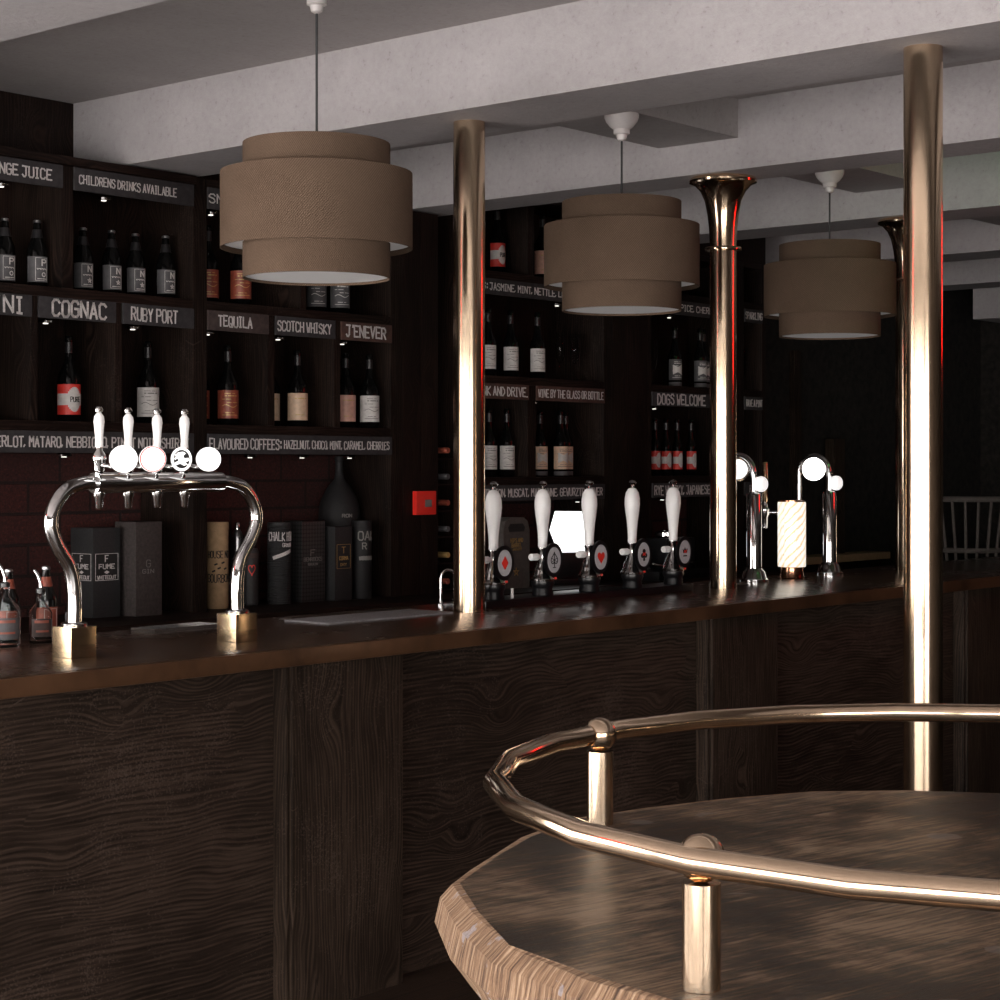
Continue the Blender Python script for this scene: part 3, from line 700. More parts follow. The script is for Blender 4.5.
# ================================================================== BOTTLES
AZ = math.radians(-118)
def wrap(b, r, z0, z1, a0, a1, th=0.0008, seg=14, wob=None):
    """curved label patch"""
    f = on_cyl(r, 0.0)
    top = [(r * (a0 + (a1 - a0) * i / seg)) for i in range(seg + 1)]
    for u0, u1 in zip(top, top[1:]):
        b.plate([(u0, z0), (u1, z0), (u1, z1), (u0, z1)], f, 0.0001, th)
def bottle(kind, label, loc, group=None):
    t = thing('bottle', label, 'bottle', loc, 0, group)
    if kind in ('beerN', 'beerP', 'beerred'):
        H, R = 0.275, 0.041
        B().lathe([(R * .9, 0), (R, 0.006), (R, 0.145), (R * .93, 0.165), (0.024, 0.198), (0.0165, 0.235), (0.0145, 0.262)], seg=28).build('glass_body', 'glass_dark', t)
        B().lathe([(0.0150, 0.2622), (0.0165, 0.264), (0.0160, 0.272), (0.010, H)], seg=16).build('cap', 'dull_chrome', t)
        nk = B(); nk.lathe([(0.0245, 0.2005), (0.0173, 0.236)], seg=20)
        nk.build('neck_label', 'neck' if kind != 'beerred' else 'label_rust', t)
        lb = B(); wrap(lb, R, 0.022, 0.125, AZ - 1.25, AZ + 1.25)
        l = lb.build('label', 'label_grey' if kind != 'beerred' else 'label_rust', t)
        fr = B(); f = on_cyl(R + 0.0009, AZ + 0.35)
        w, z0, z1 = 0.026, 0.028, 0.119
        for p, q in (((-w, z0), (w, z0)), ((w, z0), (w, z1)), ((w, z1), (-w, z1)), ((-w, z1), (-w, z0))):
            n = 5
            for k in range(n):
                a = (p[0] + (q[0] - p[0]) * k / n, p[1] + (q[1] - p[1]) * k / n); c = (p[0] + (q[0] - p[0]) * (k + 1) / n, p[1] + (q[1] - p[1]) * (k + 1) / n)
                fr.stroke(a, c, 0.0014, f)
        if kind != 'beerred':
            lettering(fr, 'N' if kind == 'beerN' else 'P', 0.000, 0.088, 0.019, 0.024, f, 0.0045, 0.0)
            for k in range(7): fr.stroke((-0.020 + k * 0.006, 0.076), (-0.0165 + k * 0.006, 0.072 + 0.003 * (k % 2)), 0.0028, f)
            if kind == 'beerN':
                for k in range(5):
                    a = PI / 2 + k * 4 * PI / 5; c = PI / 2 + (k + 1) * 4 * PI / 5
                    fr.stroke((0.008 + 0.010 * math.cos(a), 0.052 + 0.010 * math.sin(a)), (0.008 + 0.010 * math.cos(c), 0.052 + 0.010 * math.sin(c)), 0.003, f)
            else:
                for k in range(8):
                    a = k * PI / 4; c = a + PI / 4
                    fr.stroke((0.008 + 0.008 * math.cos(a), 0.052 + 0.008 * math.sin(a)), (0.008 + 0.008 * math.cos(c), 0.052 + 0.008 * math.sin(c)), 0.003, f)
            fr.stroke((-0.018, 0.035), (0.0, 0.035), 0.003, f); fr.stroke((0.004, 0.035), (0.02, 0.035), 0.003, f)
        fr.build('label_print', 'label_white', l, smooth=False)
        return t
    H, R = 0.355, 0.047
    if kind in ('wine_red', 'wine_white', 'wine_split', 'wine_dark'): H, R = 0.358, 0.041
    if kind == 'wine_small': H, R = 0.335, 0.031
    B().lathe([(R * .9, 0), (R, 0.006), (R, H * .50), (R * .94, H * .545), (R * .62, H * .63), (0.019, H * .70), (0.0150, H * .80), (0.0140, H * .93), (0.0170, H * .935), (0.0170, H * .965), (0.014, H)], seg=28).build('glass_body', 'glass_dark', t)
    B().lathe([(0.0155, H * .80), (0.0148, H * .925)], seg=16).build('neck_foil', 'neck', t)
    z0, z1 = (0.030, 0.155) if kind[0] == 's' else (0.040, 0.163)
    if kind in ('wine_small',): z0, z1 = 0.038, 0.145
    lm = {'spirit_red': 'label_red', 'wine_red': 'label_red', 'wine_small': 'label_red', 'spirit_white': 'label_white', 'wine_white': 'label_white', 'wine_split': 'label_tan',
          'spirit_rust': 'label_rust', 'spirit_tan': 'label_tan', 'spirit_pink': 'label_pink', 'spirit_grey': 'label_grey', 'wine_dark': 'label_grey'}[kind]
    lb = B(); wrap(lb, R, z0, z1, AZ - 1.5, AZ + 1.5)
    l = lb.build('label', lm, t)
    f = on_cyl(R + 0.0009, AZ); b = B(); zc = (z0 + z1) / 2; hh = (z1 - z0)
    if kind in ('spirit_red', 'wine_red', 'wine_small'):
        n = 26; U = R * 1.45
        for k in range(n):          # white waisted band across a red label
            u0 = -U + 2 * U * k / n; u1 = u0 + 2 * U / n; um = (u0 + u1) / 2
            d = abs(um - 0.35 * R) / R
            hb = hh * (0.19 + 0.22 * max(0, 1 - (d / 0.62) ** 2) * (1 if d < 0.62 else 0))
            b.plate([(u0, zc - hb), (u1, zc - hb), (u1, zc + hb), (u0, zc + hb)], f, -0.0003, 0.0005)
        ob = b.build('label_band', 'label_white', l, smooth=False)
        c = B()
        if kind != 'wine_small':
            lettering(c, 'PURE', 0.0 * R, zc - 0.010, R * 0.95, 0.020, on_cyl(R + 0.0015, AZ), 0.003, 0.1)
            c.build('label_print', 'ink', ob, smooth=False)
    else:
        ink = 'ink_grey' if kind in ('spirit_white', 'wine_white', 'wine_split') else ('label_white' if kind in ('spirit_grey', 'wine_dark') else 'gold_ink')
        for k, (dz, w0, w1) in enumerate(((0.38, -.7, .5), (0.30, -.5, .7), (0.18, -.8, .2), (0.06, -.3, .8), (-0.06, -.8, .8), (-0.30, -.6, .4), (-0.38, -.8, .8))):
            m = 8; 
            if kind in ('spirit_tan', 'spirit_pink') and k not in (1, 5): continue
            for q in range(m):
                if (q * 7 + k * 3) % 5 == 0 and k not in (4, 6): continue
                u0 = R * (w0 + (w1 - w0) * q / m); u1 = R * (w0 + (w1 - w0) * (q + 0.8) / m)
                zz = zc + dz * hh + (0.006 * math.sin(q * 0.9) if k == 4 else 0)
                zz2 = zc + dz * hh + (0.006 * math.sin((q + .8) * 0.9) if k == 4 else 0)
                b.stroke((u0, zz), (u1, zz2), 0.0028 if k != 1 else 0.005, f, -0.0003, 0.0004)
        b.build('label_print', ink, l, smooth=False)
        if kind in ('wine_split', 'wine_dark'):
            c = B(); n = 12                      # pale crest, wider at the ends
            for q in range(n):
                u0 = R * (-.75 + 1.6 * q / n); u1 = R * (-.75 + 1.6 * (q + 1) / n); w_ = abs((q + .5) / n - .45) * 1.6
                h0 = hh * (.12 + .16 * w_); c.plate([(u0, zc - h0), (u1, zc - h0), (u1, zc + h0), (u0, zc + h0)], f, 0.0, 0.0008)
            c.build('label_crest', 'label_white', l, smooth=False)
            c = B(); wrap(c, R, 0.006, 0.029, AZ - 1.5, AZ + 1.5); c.build('base_label', 'label_grey', t)

    return t
G1, G2, G3, G4 = 'beer bottles on the top left shelf', 'spirit bottles in the middle shelves', 'wine bottles on the right-hand shelves', 'red-labelled bottles under DOGS WELCOME'
def place(kind, lst, group):
    p = None
    for (x, y, z, lab) in lst:
        if p is None: p = bottle(kind, lab, (x, y, z), group)
        else: dup(p, (x, y, z), lab)
ZA2, ZA1 = 2.3456, 1.8106
place('beerP', [(4.41, 6.30, ZA2, 'left beer bottle with a grey P label under ORANGE JUICE'), (4.528, 6.25, ZA2, 'right beer bottle with a grey P label under ORANGE JUICE')], G1)
place('beerN', [(4.793, 6.30, ZA2, 'leftmost of four beer bottles with grey N labels under CHILDRENS DRINKS'), (4.925, 6.28, ZA2, 'second from left of four beer bottles with grey N labels'),
                (5.060, 6.29, ZA2, 'third from left of four beer bottles with grey N labels'), (5.190, 6.25, ZA2, 'rightmost of four beer bottles with grey N labels, beside the upright')], G1)
place('spirit_red', [(4.714, 6.29, ZA1, 'dark bottle with a red and white label under the COGNAC board')], G2)
place('spirit_white', [(5.135, 6.30, ZA1, 'dark bottle with a white label under the RUBY PORT board'), (6.485 - .07, 6.22, ZA1, 'dark bottle with a white label at the right under JENEVER')], G2)
place('spirit_rust', [(5.470, 6.36, ZA1, 'rust labelled bottle behind another under the TEQUILA board'), (5.545, 6.25, ZA1, 'front bottle with a rust and gold label under TEQUILA'),
                      (5.49, 6.32, ZA2, 'left dark bottle with a rust label on the shelf above TEQUILA'), (5.62, 6.25, ZA2, 'right dark bottle with a rust label above TEQUILA, by the lamp')], G2)
place('spirit_tan', [(5.925, 6.39, ZA1, 'tan labelled bottle standing behind another under SCOTCH WHISKY'), (5.97, 6.25, ZA1, 'front bottle with a tan label under the SCOTCH WHISKY board')], G2)
place('spirit_pink', [(6.285, 6.25, ZA1, 'dark bottle with a pink label at the left under JENEVER')], G2)
place('spirit_grey', [(6.13, 6.29, ZA2, 'left of two grey labelled bottles on the shelf below the nearest lamp'), (6.245, 6.25, ZA2, 'right of two grey labelled bottles on the shelf below the nearest lamp')], G2)
Z3, Z2, Z1 = 2.6286, 2.0936, 1.5726
place('wine_red', [(7.425, 6.27, Z3 - 0.0, 'bottle with a red and white label on the top shelf right of the plain pole')], G3)
place('wine_white', [(7.35, 6.27, Z2, 'white labelled bottle half hidden behind the pole on the middle shelf'), (7.545, 6.28, Z2, 'white labelled bottle in the middle of three on the shelf left of the glasses'),
                     (7.745, 6.26, Z2, 'white labelled bottle next to the two slender glasses'), (7.37, 6.28, Z1, 'left white labelled bottle under DRINK AND DRIVE'),
                     (7.478, 6.25, Z1, 'right white labelled bottle under DRINK AND DRIVE, by the divider')], G3)
place('wine_split', [(7.83, 6.31, Z1, 'leftmost tan and white labelled bottle under WINE BY THE GLASS'), (7.92, 6.24, Z1, 'front tan and white labelled bottle under WINE BY THE GLASS'),
                     (8.04, 6.30, Z1, 'rightmost tan and white labelled bottle under WINE BY THE GLASS'), (7.87, 6.42, Z1, 'tan labelled bottle standing at the back under WINE BY THE GLASS')], G3)
place('wine_dark', [(9.03, 6.26, Z2, 'left bottle with a pale crest label on the shelf above DOGS WELCOME'), (9.265, 6.24, Z2, 'front bottle with a pale crest label above DOGS WELCOME, by the pole'),
                    (9.36, 6.28, Z2, 'rear bottle with a pale crest label above DOGS WELCOME, beside the pole')], G3)
place('wine_small', [(8.845, 6.27, Z1, 'leftmost of four red labelled bottles under DOGS WELCOME'), (8.955, 6.27, Z1, 'second from left of four red labelled bottles under DOGS WELCOME'),
                     (9.070, 6.27, Z1, 'third from left of four red labelled bottles under DOGS WELCOME'), (9.215, 6.27, Z1, 'rightmost of four red labelled bottles under DOGS WELCOME')], G4)
# a pale boxed bottle next to the red one on the top shelf
place('spirit_pink', [(7.80, 6.27, Z3, 'pink labelled bottle on the top shelf half hidden by the middle lamp')], G3)
# slender glasses
def flute(label, loc):
    t = thing('champagne_flute', label, 'glass', loc, 0, 'slender glasses on the shelves')
    B().lathe([(0.030, 0), (0.030, 0.003), (0.005, 0.008), (0.004, 0.09), (0.012, 0.10)], seg=20).build('stem', 'glass', t)
    b = B(); R = [(0.012, 0.1005), (0.022, 0.125), (0.027, 0.18), (0.024, 0.26), (0.022, 0.26), (0.025, 0.18), (0.020, 0.128), (0.010, 0.104)]
    b.lathe(R, seg=24); b.build('bowl', 'glass', t)
    return t
fl = flute('left of two slender glasses on the shelf above WINE BY THE GLASS', (7.93, 6.25, Z2))
dup(fl, (8.06, 6.25, Z2), 'right of two slender glasses on the shelf above WINE BY THE GLASS')
dup(fl, (8.80, 6.25, Z2), 'slender glass at the left end of the shelf above DOGS WELCOME')
dup(fl, (9.755, 6.25, Z2), 'slender glass in the narrow far unit above HAVE A PINT')

# fire alarm call point
al = thing('fire_alarm_box', 'square red fire alarm box on the dark panel left of the plain pole', 'fire alarm', (6.712, 6.15, 1.45))
B().box(-0.070, 0.070, -0.030, -0.0005, -0.058, 0.058, 0.004).build('housing', 'alarm_red', al)
B().box(-0.012, 0.036, -0.0325, -0.0305, -0.020, 0.016, 0.0008).build('dark_window', 'ink_grey', al)

# ================================================================== THINGS ON THE BACK COUNTER
def carton(name, label, x0, x1, h, mat, y=6.28, d=0.10, cat='carton'):
    t = thing(name, label, cat, (x0, y, BC), 0, 'gift cartons on the back counter')
    B().box(0, x1 - x0, 0, d, 0, h, 0.0015).build('carton_body', mat, t)
    return t
def frame(b, x0, x1, z0, z1, w, f):
    for p, q in (((x0, z0), (x1, z0)), ((x1, z0), (x1, z1)), ((x1, z1), (x0, z1)), ((x0, z1), (x0, z0))): b.stroke(p, q, w, f)
flatx = lambda x: (lambda u, v, d: Vector((x - d, -u, v)))    # text on a face looking towards -X (u grows towards -Y)
c = carton('gift_carton', 'black square gift carton with a framed F label, behind the left tap', 4.798, 4.938, 0.372, 'carton_black', 6.24, 0.15)
for f, w, nm in ((flat_y(-0.0004), 0.14, 'front_label'), (flatx(-0.0004), 0.15, 'side_label')):
    off = 0 if nm == 'front_label' else -w
    pb = B(); pb.plate([(off + .012, .155), (off + w - .012, .155), (off + w - .012, .265), (off + .012, .265)], f, 0, 0.0005); pl = pb.build(nm, 'ink', c, smooth=False)
    b = B(); frame(b, off + .012, off + w - .012, .155, .265, 0.002, lambda u, v, d, f=f: f(u, v, d + .0006))
    g = lambda u, v, d, f=f: f(u, v, d + .0006)
    lettering(b, 'F', off + w / 2 - .008, .232, .016, .026, g, .004, 0.0)
    lettering(b, 'FUME', off + .030, .203, w - .06, .018, g, .004)
    lettering(b, 'WHITEOUT', off + .022, .160, w - .044, .014, g, .0026)
    b.plate([(off + w / 2 - .014, .188), (off + w / 2, .181), (off + w / 2 + .014, .188), (off + w / 2, .195)], g, 0, 0.0006)
    b.build('label_print', 'chalk', pl, smooth=False)
c = carton('gift_carton', 'charcoal ribbed gift carton with a faint G, right of the F carton', 4.966, 5.104, 0.395, 'carton_grey', 6.17, 0.14)
b = B()
for k in range(14): b.box(-0.001, 0.0, 0.003, 0.137, 0.01 + k * 0.0275, 0.018 + k * 0.0275)
b.build('ribs', 'carton_grey', c, smooth=False)
b = B(); lettering(b, 'G', .055, .205, .022, .030, flat_y(-.0004), .0025, 0); lettering(b, 'GIN', .035, .180, .06, .016, flat_y(-.0004), .003)
b.build('label_print', 'ink_grey', c, smooth=False)
# cream tube
t = thing('bottle_tube', 'cream cardboard bottle tube with black lettering, right of the left upright', 'tube', (5.493, 6.26, BC), 0)
B().lathe([(0.046, 0), (0.048, 0.003), (0.048, 0.345), (0.046, 0.348)], seg=32).build('tube_body', 'kraft', t)
B().lathe([(0.0490, 0.3482), (0.0490, 0.378), (0.046, 0.382)], seg=32).build('lid', 'kraft', t)
b = B(); f = on_cyl(0.0482, math.radians(-122))
lettering(b, 'HOUSE NO', -.055, .225, .11, .030, f, .006); lettering(b, 'BOURBON', -.055, .118, .11, .034, f, .006)
for k, (u_, v_) in enumerate(((-.02, .195), (.012, .202), (-.006, .178), (.024, .176), (-.03, .165))): b.stroke((u_, v_), (u_ + .010, v_ + .004), .007, f)
b.build('tube_print', 'ink', t, smooth=False)
# small silver tube and red can
t = thing('steel_flask', 'slim steel flask standing behind the right leg of the tap', 'flask', (5.751, 6.42, BC))
B().lathe([(0.026, 0), (0.027, 0.004), (0.027, 0.30), (0.022, 0.325), (0.013, 0.34)], seg=24).build('flask_body', 'dull_chrome', t)
B().lathe([(0.016, 0.3405), (0.016, 0.368), (0.014, 0.371)], seg=18).build('cap', 'chrome', t)
t = thing('drinks_can', 'dark can with a red heart outline beside the right leg of the tap', 'can', (5.697, 6.27, BC))
B().lathe([(0.028, 0), (0.036, 0.008), (0.036, 0.245), (0.030, 0.258)], seg=28).build('can_body', 'carton_black', t)
B().lathe([(0.0375, 0.215), (0.0375, 0.238)], seg=28).build('gold_band', 'board_brown', t)
b = B(); f = on_cyl(0.0362, math.radians(-122)); hp = []
for k in range(21):
    a = 2 * PI * k / 20; hp.append((0.0016 * 16 * math.sin(a) ** 3 * .62, .165 + .0016 * (13 * math.cos(a) - 5 * math.cos(2 * a) - 2 * math.cos(3 * a) - math.cos(4 * a))))
for p, q in zip(hp, hp[1:]): b.stroke(p, q, .0035, f)
b.build('red_heart', 'red', t, smooth=False)
# tall round cartons and honeycomb carton
t = thing('bottle_tube', 'black ribbed bottle tube lettered CHALK, left of the honeycomb carton', 'tube', (5.863, 6.26, BC))
pr = [(0.052, 0.0)]
for k in range(34): pr += [(0.055, 0.005 + k * .0107), (0.0525, 0.010 + k * .0107)]
pr += [(0.052, 0.372)]
B().lathe(pr, seg=30).build('tube_body', 'carton_black', t)
b = B(); f = on_cyl(0.0556, math.radians(-116))
lettering(b, 'CHALK HILL', -.068, .290, .150, .038, f, .0055); lettering(b, 'GRAIN', .0, .262, .055, .016, f, .004)
for k in range(6): b.stroke((-.04 + k * .014, .212 + k * .005), (-.026 + k * .014, .217 + k * .005), .016, f)
b.build('tube_print', 'chalk', t, smooth=False)
c = carton('gift_carton', 'black honeycomb embossed gift carton in the middle of the dark cartons', 5.970, 6.118, 0.375, 'hex', 6.22, 0.12)
b = B(); f = flat_y(-.0005); lettering(b, 'F', .055, .215, .028, .026, f, .0045, .1); lettering(b, 'BENROCKS', .012, .190, .115, .017, f, .003); lettering(b, 'GRAIN', .04, .170, .06, .010, f, .0022)
b.build('label_print', 'ink_grey', c, smooth=False)
c = carton('gift_carton', 'black gift carton with a small framed T label, right of the honeycomb carton', 6.144, 6.256, 0.345, 'carton_black', 6.18, 0.09)
b = B(); frame(b, .012, .10, .150, .262, .0014, f); lettering(b, 'T', .045, .222, .024, .028, f, .003, 0); lettering(b, 'CORMA', .028, .190, .058, .016, f, .003); lettering(b, 'DRY', .036, .162, .040, .012, f, .002)
b.build('label_print', 'gold_ink', c, smooth=False)
t = thing('bottle_tube', 'black bottle tube lettered OAK, at the right end of the cartons', 'tube', (6.344, 6.20, BC))
B().lathe([(0.044, 0), (0.046, 0.003), (0.046, 0.370), (0.044, 0.372)], seg=30).build('tube_body', 'black_matt', t)
b = B(); f = on_cyl(0.0464, math.radians(-108))
lettering(b, 'OAK', -.04, .280, .09, .040, f, .006); lettering(b, 'R', -.02, .238, .02, .028, f, .005); 
for k in range(5): b.stroke((-.03 + k * .014, .193), (-.016 + k * .014, .195), .018, f)
b.build('tube_print', 'ink_grey', t, smooth=False)
t = thing('magnum_bottle', 'large black magnum bottle behind the dark cartons under FLAVOURED COFFEES', 'bottle', (6.383, 6.392, BC))
B().lathe([(0.094, 0), (0.100, 0.01), (0.100, 0.40), (0.096, 0.44), (0.083, 0.48), (0.055, 0.53), (0.026, 0.565), (0.019, 0.60), (0.019, 0.655), (0.022, 0.657), (0.022, 0.675), (0.018, 0.678)], seg=34).build('glass_body', 'black_matt', t)
b = B(); f = on_cyl(0.1003, math.radians(-115)); lettering(b, 'RON', -.02, .385, .05, .014, f, .004); b.build('label_print', 'ink_grey', t, smooth=False)

# card carrier
c = thing('card_carrier', 'grey card bottle carrier with gold print behind the first handpumps', 'carrier', (7.272, 6.10, BC))
bx = []
b = B()
o2 = [(0, 0), (0.21, 0), (0.21, 0.30), (0.195, 0.345), (0.16, 0.365), (0.05, 0.365), (0.015, 0.345), (0, 0.30)]
m = lambda u, v, d: Vector((u, -d, v))
b.plate(o2, m, 0.0, -0.10)
b.build('carrier_body', 'bag_grey', c, smooth=False)
b = B(); b.plate([(.045, .292), (.165, .292), (.172, .315), (.155, .333), (.055, .333), (.038, .315)], m, 0.0, 0.0006); b.build('handle_hole', 'ink', c, smooth=False)
b = B(); f = flat_y(-.0006); lettering(b, 'HOPS AND', .055, .238, .10, .020, f, .0045); lettering(b, 'BARREL', .065, .212, .08, .020, f, .0045); lettering(b, 'BREWERY', .075, .196, .07, .009, f, .002)
for k in range(5):
    a = k * 4 * PI / 5 + PI / 2; a2 = (k + 1) * 4 * PI / 5 + PI / 2
    b.stroke((.10 + .022 * math.cos(a), .085 + .022 * math.sin(a)), (.10 + .022 * math.cos(a2), .085 + .022 * math.sin(a2)), .003, f)
b.build('carrier_print', 'gold_ink', c, smooth=False)

# till screen
t = thing('till_screen', 'bright white lit till screen on a black stand behind the handpumps', 'screen', (7.83, 6.09, BC), math.radians(-20))
B().box(-0.13, 0.15, -0.02, 0.14, 0, 0.03, 0.004).build('base', 'black', t)
B().box(-0.10, 0.16, 0.01, 0.11, 0.0305, 0.165, 0.012).build('stand', 'black', t)
o3 = [(-0.095, .172), (0.135, .168), (0.165, .18), (0.07, .385), (-0.085, .392), (-0.13, .31)]
o3 = [(-0.080, .170), (0.165, .168), (0.085, .388), (-0.100, .392), (-0.135, .290)]
B().plate(o3, flat_y(0.02), 0.0, -0.025).build('screen_back', 'black', t, smooth=False)
B().plate([(u_ * .97 + .001, v_ * .99 + .002) for u_, v_ in o3], flat_y(0.0199), 0.0, 0.0015).build('lit_display', 'screen', t, smooth=False)

# coffee machine
t = thing('coffee_machine', 'small chrome and black coffee machine behind the last handpump', 'coffee machine', (8.32, 5.855, BC))
B().box(0.02, 0.52, 0.03, 0.28, 0.0, 0.05, 0.01).build('drip_base', 'black', t)
B().box(0.22, 0.50, 0.12, 0.28, 0.0505, 0.225, 0.015).build('body', 'black', t)
B().lathe([(0.055, 0.225), (0.065, 0.235), (0.065, 0.255), (0.03, 0.27)], (0.33, 0.20, 0), 24).build('lid', 'chrome', t)
B().tube([(0.06, 0.16, 0.08), (0.06, 0.10, 0.09), (0.10, 0.06, 0.075), (0.18, 0.05, 0.07)], 0.010, 12).build('portafilter', 'chrome', t)
B().lathe([(0.03, 0.051), (0.045, 0.055), (0.048, 0.085), (0.032, 0.10), (0.018, 0.14)], (0.10, 0.2, 0), 24).build('steam_jug', 'chrome', t)
b = B()
for k in range(2): b.tube([(0.46 + k * .025, 0.135, 0.13), (0.46 + k * .025, 0.135, 0.19)], 0.007, 8)
b.build('levers', 'brass_block', t)
B().tube([(0.24, 0.10, 0.06), (0.26, 0.08, 0.085), (0.42, 0.08, 0.085), (0.46, 0.10, 0.06), (0.50, 0.12, 0.052)], 0.007, 10).build('rail', 'chrome', t)

# ================================================================== LEFT T-TAP ON THE COUNTER
TY = 4.20
t = thing('beer_font', 'arched chrome beer font with four taps on brass blocks at the left', 'beer taps', (3.487, TY + 0.028, CT))
TY = 0.0; t.scale = (1, 1, 0.978)
for x in (-0.30, 0.30):
    B().box(x - 0.043, x + 0.043, -0.043, 0.043, 0.0004, 0.088, 0.003).build('brass_base', 'brass_block', t)
    B().lathe([(0.036, 0.0885), (0.037, 0.096), (0.027, 0.100)], (x, 0, 0), 28).build('collar', 'chrome', t)
def curve(pts, n=8):
    P = [Vector(p) for p in pts]; P = [P[0] * 2 - P[1]] + P + [P[-1] * 2 - P[-2]]; out = []
    for i in range(1, len(P) - 2):
        for k in range(n):
            s = k / n
            out.append(0.5 * ((2 * P[i]) + (-P[i - 1] + P[i + 1]) * s + (2 * P[i - 1] - 5 * P[i] + 4 * P[i + 1] - P[i + 2]) * s * s + (-P[i - 1] + 3 * P[i] - 3 * P[i + 1] + P[i + 2]) * s ** 3))
    out.append(P[-2]); return out
for s in (-1, 1):
    pts = [(s * .30, 0, .098), (s * .30, 0, .185), (s * .315, 0, .255), (s * .355, 0, .315), (s * .378, 0, .375), (s * .365, 0, .43), (s * .325, 0, .475), (s * .27, 0, .492), (s * .235, 0, .494)]
    B().tube(curve(pts), 0.0205, 18).build('bent_pipe', 'chrome', t)
B().lathe([(0.024, -0.235), (0.030, -0.234), (0.031, -0.225), (0.031, 0.225), (0.030, 0.234), (0.024, 0.235)], (0, 0, 0.494), 28, 'X').build('cross_pipe', 'chrome', t)
TT = []
for i, x in enumerate((-0.215, -0.112, -0.007, 0.095)):
    tp = B()
    tp.lathe([(0.013, 0.526), (0.015, 0.530), (0.015, 0.548), (0.019, 0.556), (0.021, 0.566), (0.017, 0.578), (0.010, 0.588), (0.010, 0.596)], (x, 0, 0), 20)
    tp = tp.build('tap', 'chrome', t)
    B().lathe([(0.006, 0.6945), (0.011, 0.698), (0.012, 0.705), (0.007, 0.712)], (x, 0, 0), 14).build('finial', 'chrome', tp)
    B().lathe([(0.008, 0.592), (0.0115, 0.600), (0.011, 0.622), (0.0135, 0.650), (0.0155, 0.670), (0.0140, 0.684), (0.007, 0.694)], (x, 0, 0), 20).build('handle', 'white', tp)
    B().lathe([(0.008, 0.418), (0.0105, 0.421), (0.0135, 0.450), (0.017, 0.455), (0.017, 0.468)], (x, 0, 0), 18).build('nozzle', 'chrome', tp)
    # round badge on an arm towards the customer
    r = (0.039, 0.038, 0.035, 0.036)[i]
    ang = math.radians(-118)
    d = Vector((math.cos(ang), math.sin(ang), 0)); s_ = Vector((-d.y, d.x, 0))
    c0 = Vector((x, 0, 0.562)) + Vector((0.018, -0.085, 0))
    B().tube([(x, -0.016, 0.545), (x + .006, -0.05, 0.540), tuple(c0 + Vector((0, 0, -0.018)) - d * 0.002)], 0.006, 10).build('badge_arm', 'chrome', tp)
    mp = lambda u_, v_, dd, c0=c0, d=d, s_=s_: c0 + s_ * u_ + Vector((0, 0, v_)) + d * dd
    circ = lambda rr, k=36, sx=1.0: [(rr * sx * math.cos(2 * PI * q / k), rr * math.sin(2 * PI * q / k)) for q in range(k)]
    sx = 0.85 if i == 2 else 1.0
    bd = B().plate(circ(r, sx=sx), mp, -0.004, 0.006).build('round_badge', 'lit_white', tp)
    if i == 1:
        b = B(); A_ = circ(r * .97); C_ = circ(r * .90)
        for q in range(36): b.plate([A_[q], A_[(q + 1) % 36], C_[(q + 1) % 36], C_[q]], mp, 0.0055, 0.0068)
        b.build('orange_ring', 'red', bd, smooth=False)
        b = B(); A_ = circ(r * .72); C_ = circ(r * .69)
        for q in range(36): b.plate([A_[q], A_[(q + 1) % 36], C_[(q + 1) % 36], C_[q]], mp, 0.0055, 0.0068)
        b.build('inner_ring', 'gold_ink', bd, smooth=False)
    if i == 2:
        b = B(); b.plate(circ(r * .78, sx=sx), mp, 0.0055, 0.0066); b.build('black_field', 'ink', bd, smooth=False)
        b = B(); mp2 = lambda u_, v_, dd: mp(u_, v_, dd + .0062)
        b.plate([(-.020, .012), (-.010, .020), (.004, .022), (.012, .017), (.004, .010), (.008, .002), (.020, .004), (.022, -.004), (.010, -.010), (.018, -.016), (.006, -.019), (-.004, -.013), (-.018, -.018), (-.020, -.010), (-.008, -.004), (-.014, .004)], mp2, 0, .0008)
        b.stroke((-.019, .001), (-.006, .014), .006, mp2, 0, .0008)
        b.build('white_emblem', 'lit_white', bd, smooth=False)

# bar mat, tray, faucet, bottles on the counter
m = B().box(4.375, 5.0, 4.43, 4.645, CT + .0003, CT + .007, .002).build('bar_mat', 'mat_grey'); tag(m, 'flat grey rubber bar mat on the counter left of the plain pole', 'mat')
t = thing('drip_tray', 'shallow steel drip tray at the back of the counter between the font legs', 'tray', (3.93, 4.68, CT))
B().box(-0.13, 0.15, -0.05, 0.06, .0004, .004, .001).build('tray_floor', 'dull_chrome', t)
b = B(); b.box(-.13, .15, -.053, -.050, .0004, .013); b.box(-.13, .15, .060, .063, .0004, .013); b.box(-.133, -.130, -.053, .063, .0004, .013); b.box(.150, .153, -.053, .063, .0004, .013)
b.build('tray_rim', 'chrome', t, smooth=False)
t = thing('sink_tap', 'small chrome hooked tap on the counter just left of the plain pole', 'tap', (5.257, 4.72, CT))
B().lathe([(0.018, 0.0004), (0.018, 0.006), (0.009, 0.012)], seg=20).build('base', 'chrome', t)
B().tube([(0, 0, .01), (0, 0, .105)] + [(0.0 + 0.03 * (1 - math.cos(a)) * .75, -0.03 * (1 - math.cos(a)) * .55, .105 + 0.03 * math.sin(a)) for a in [k * PI / 10 for k in range(1, 9)]], .006, 12).build('spout', 'chrome', t)

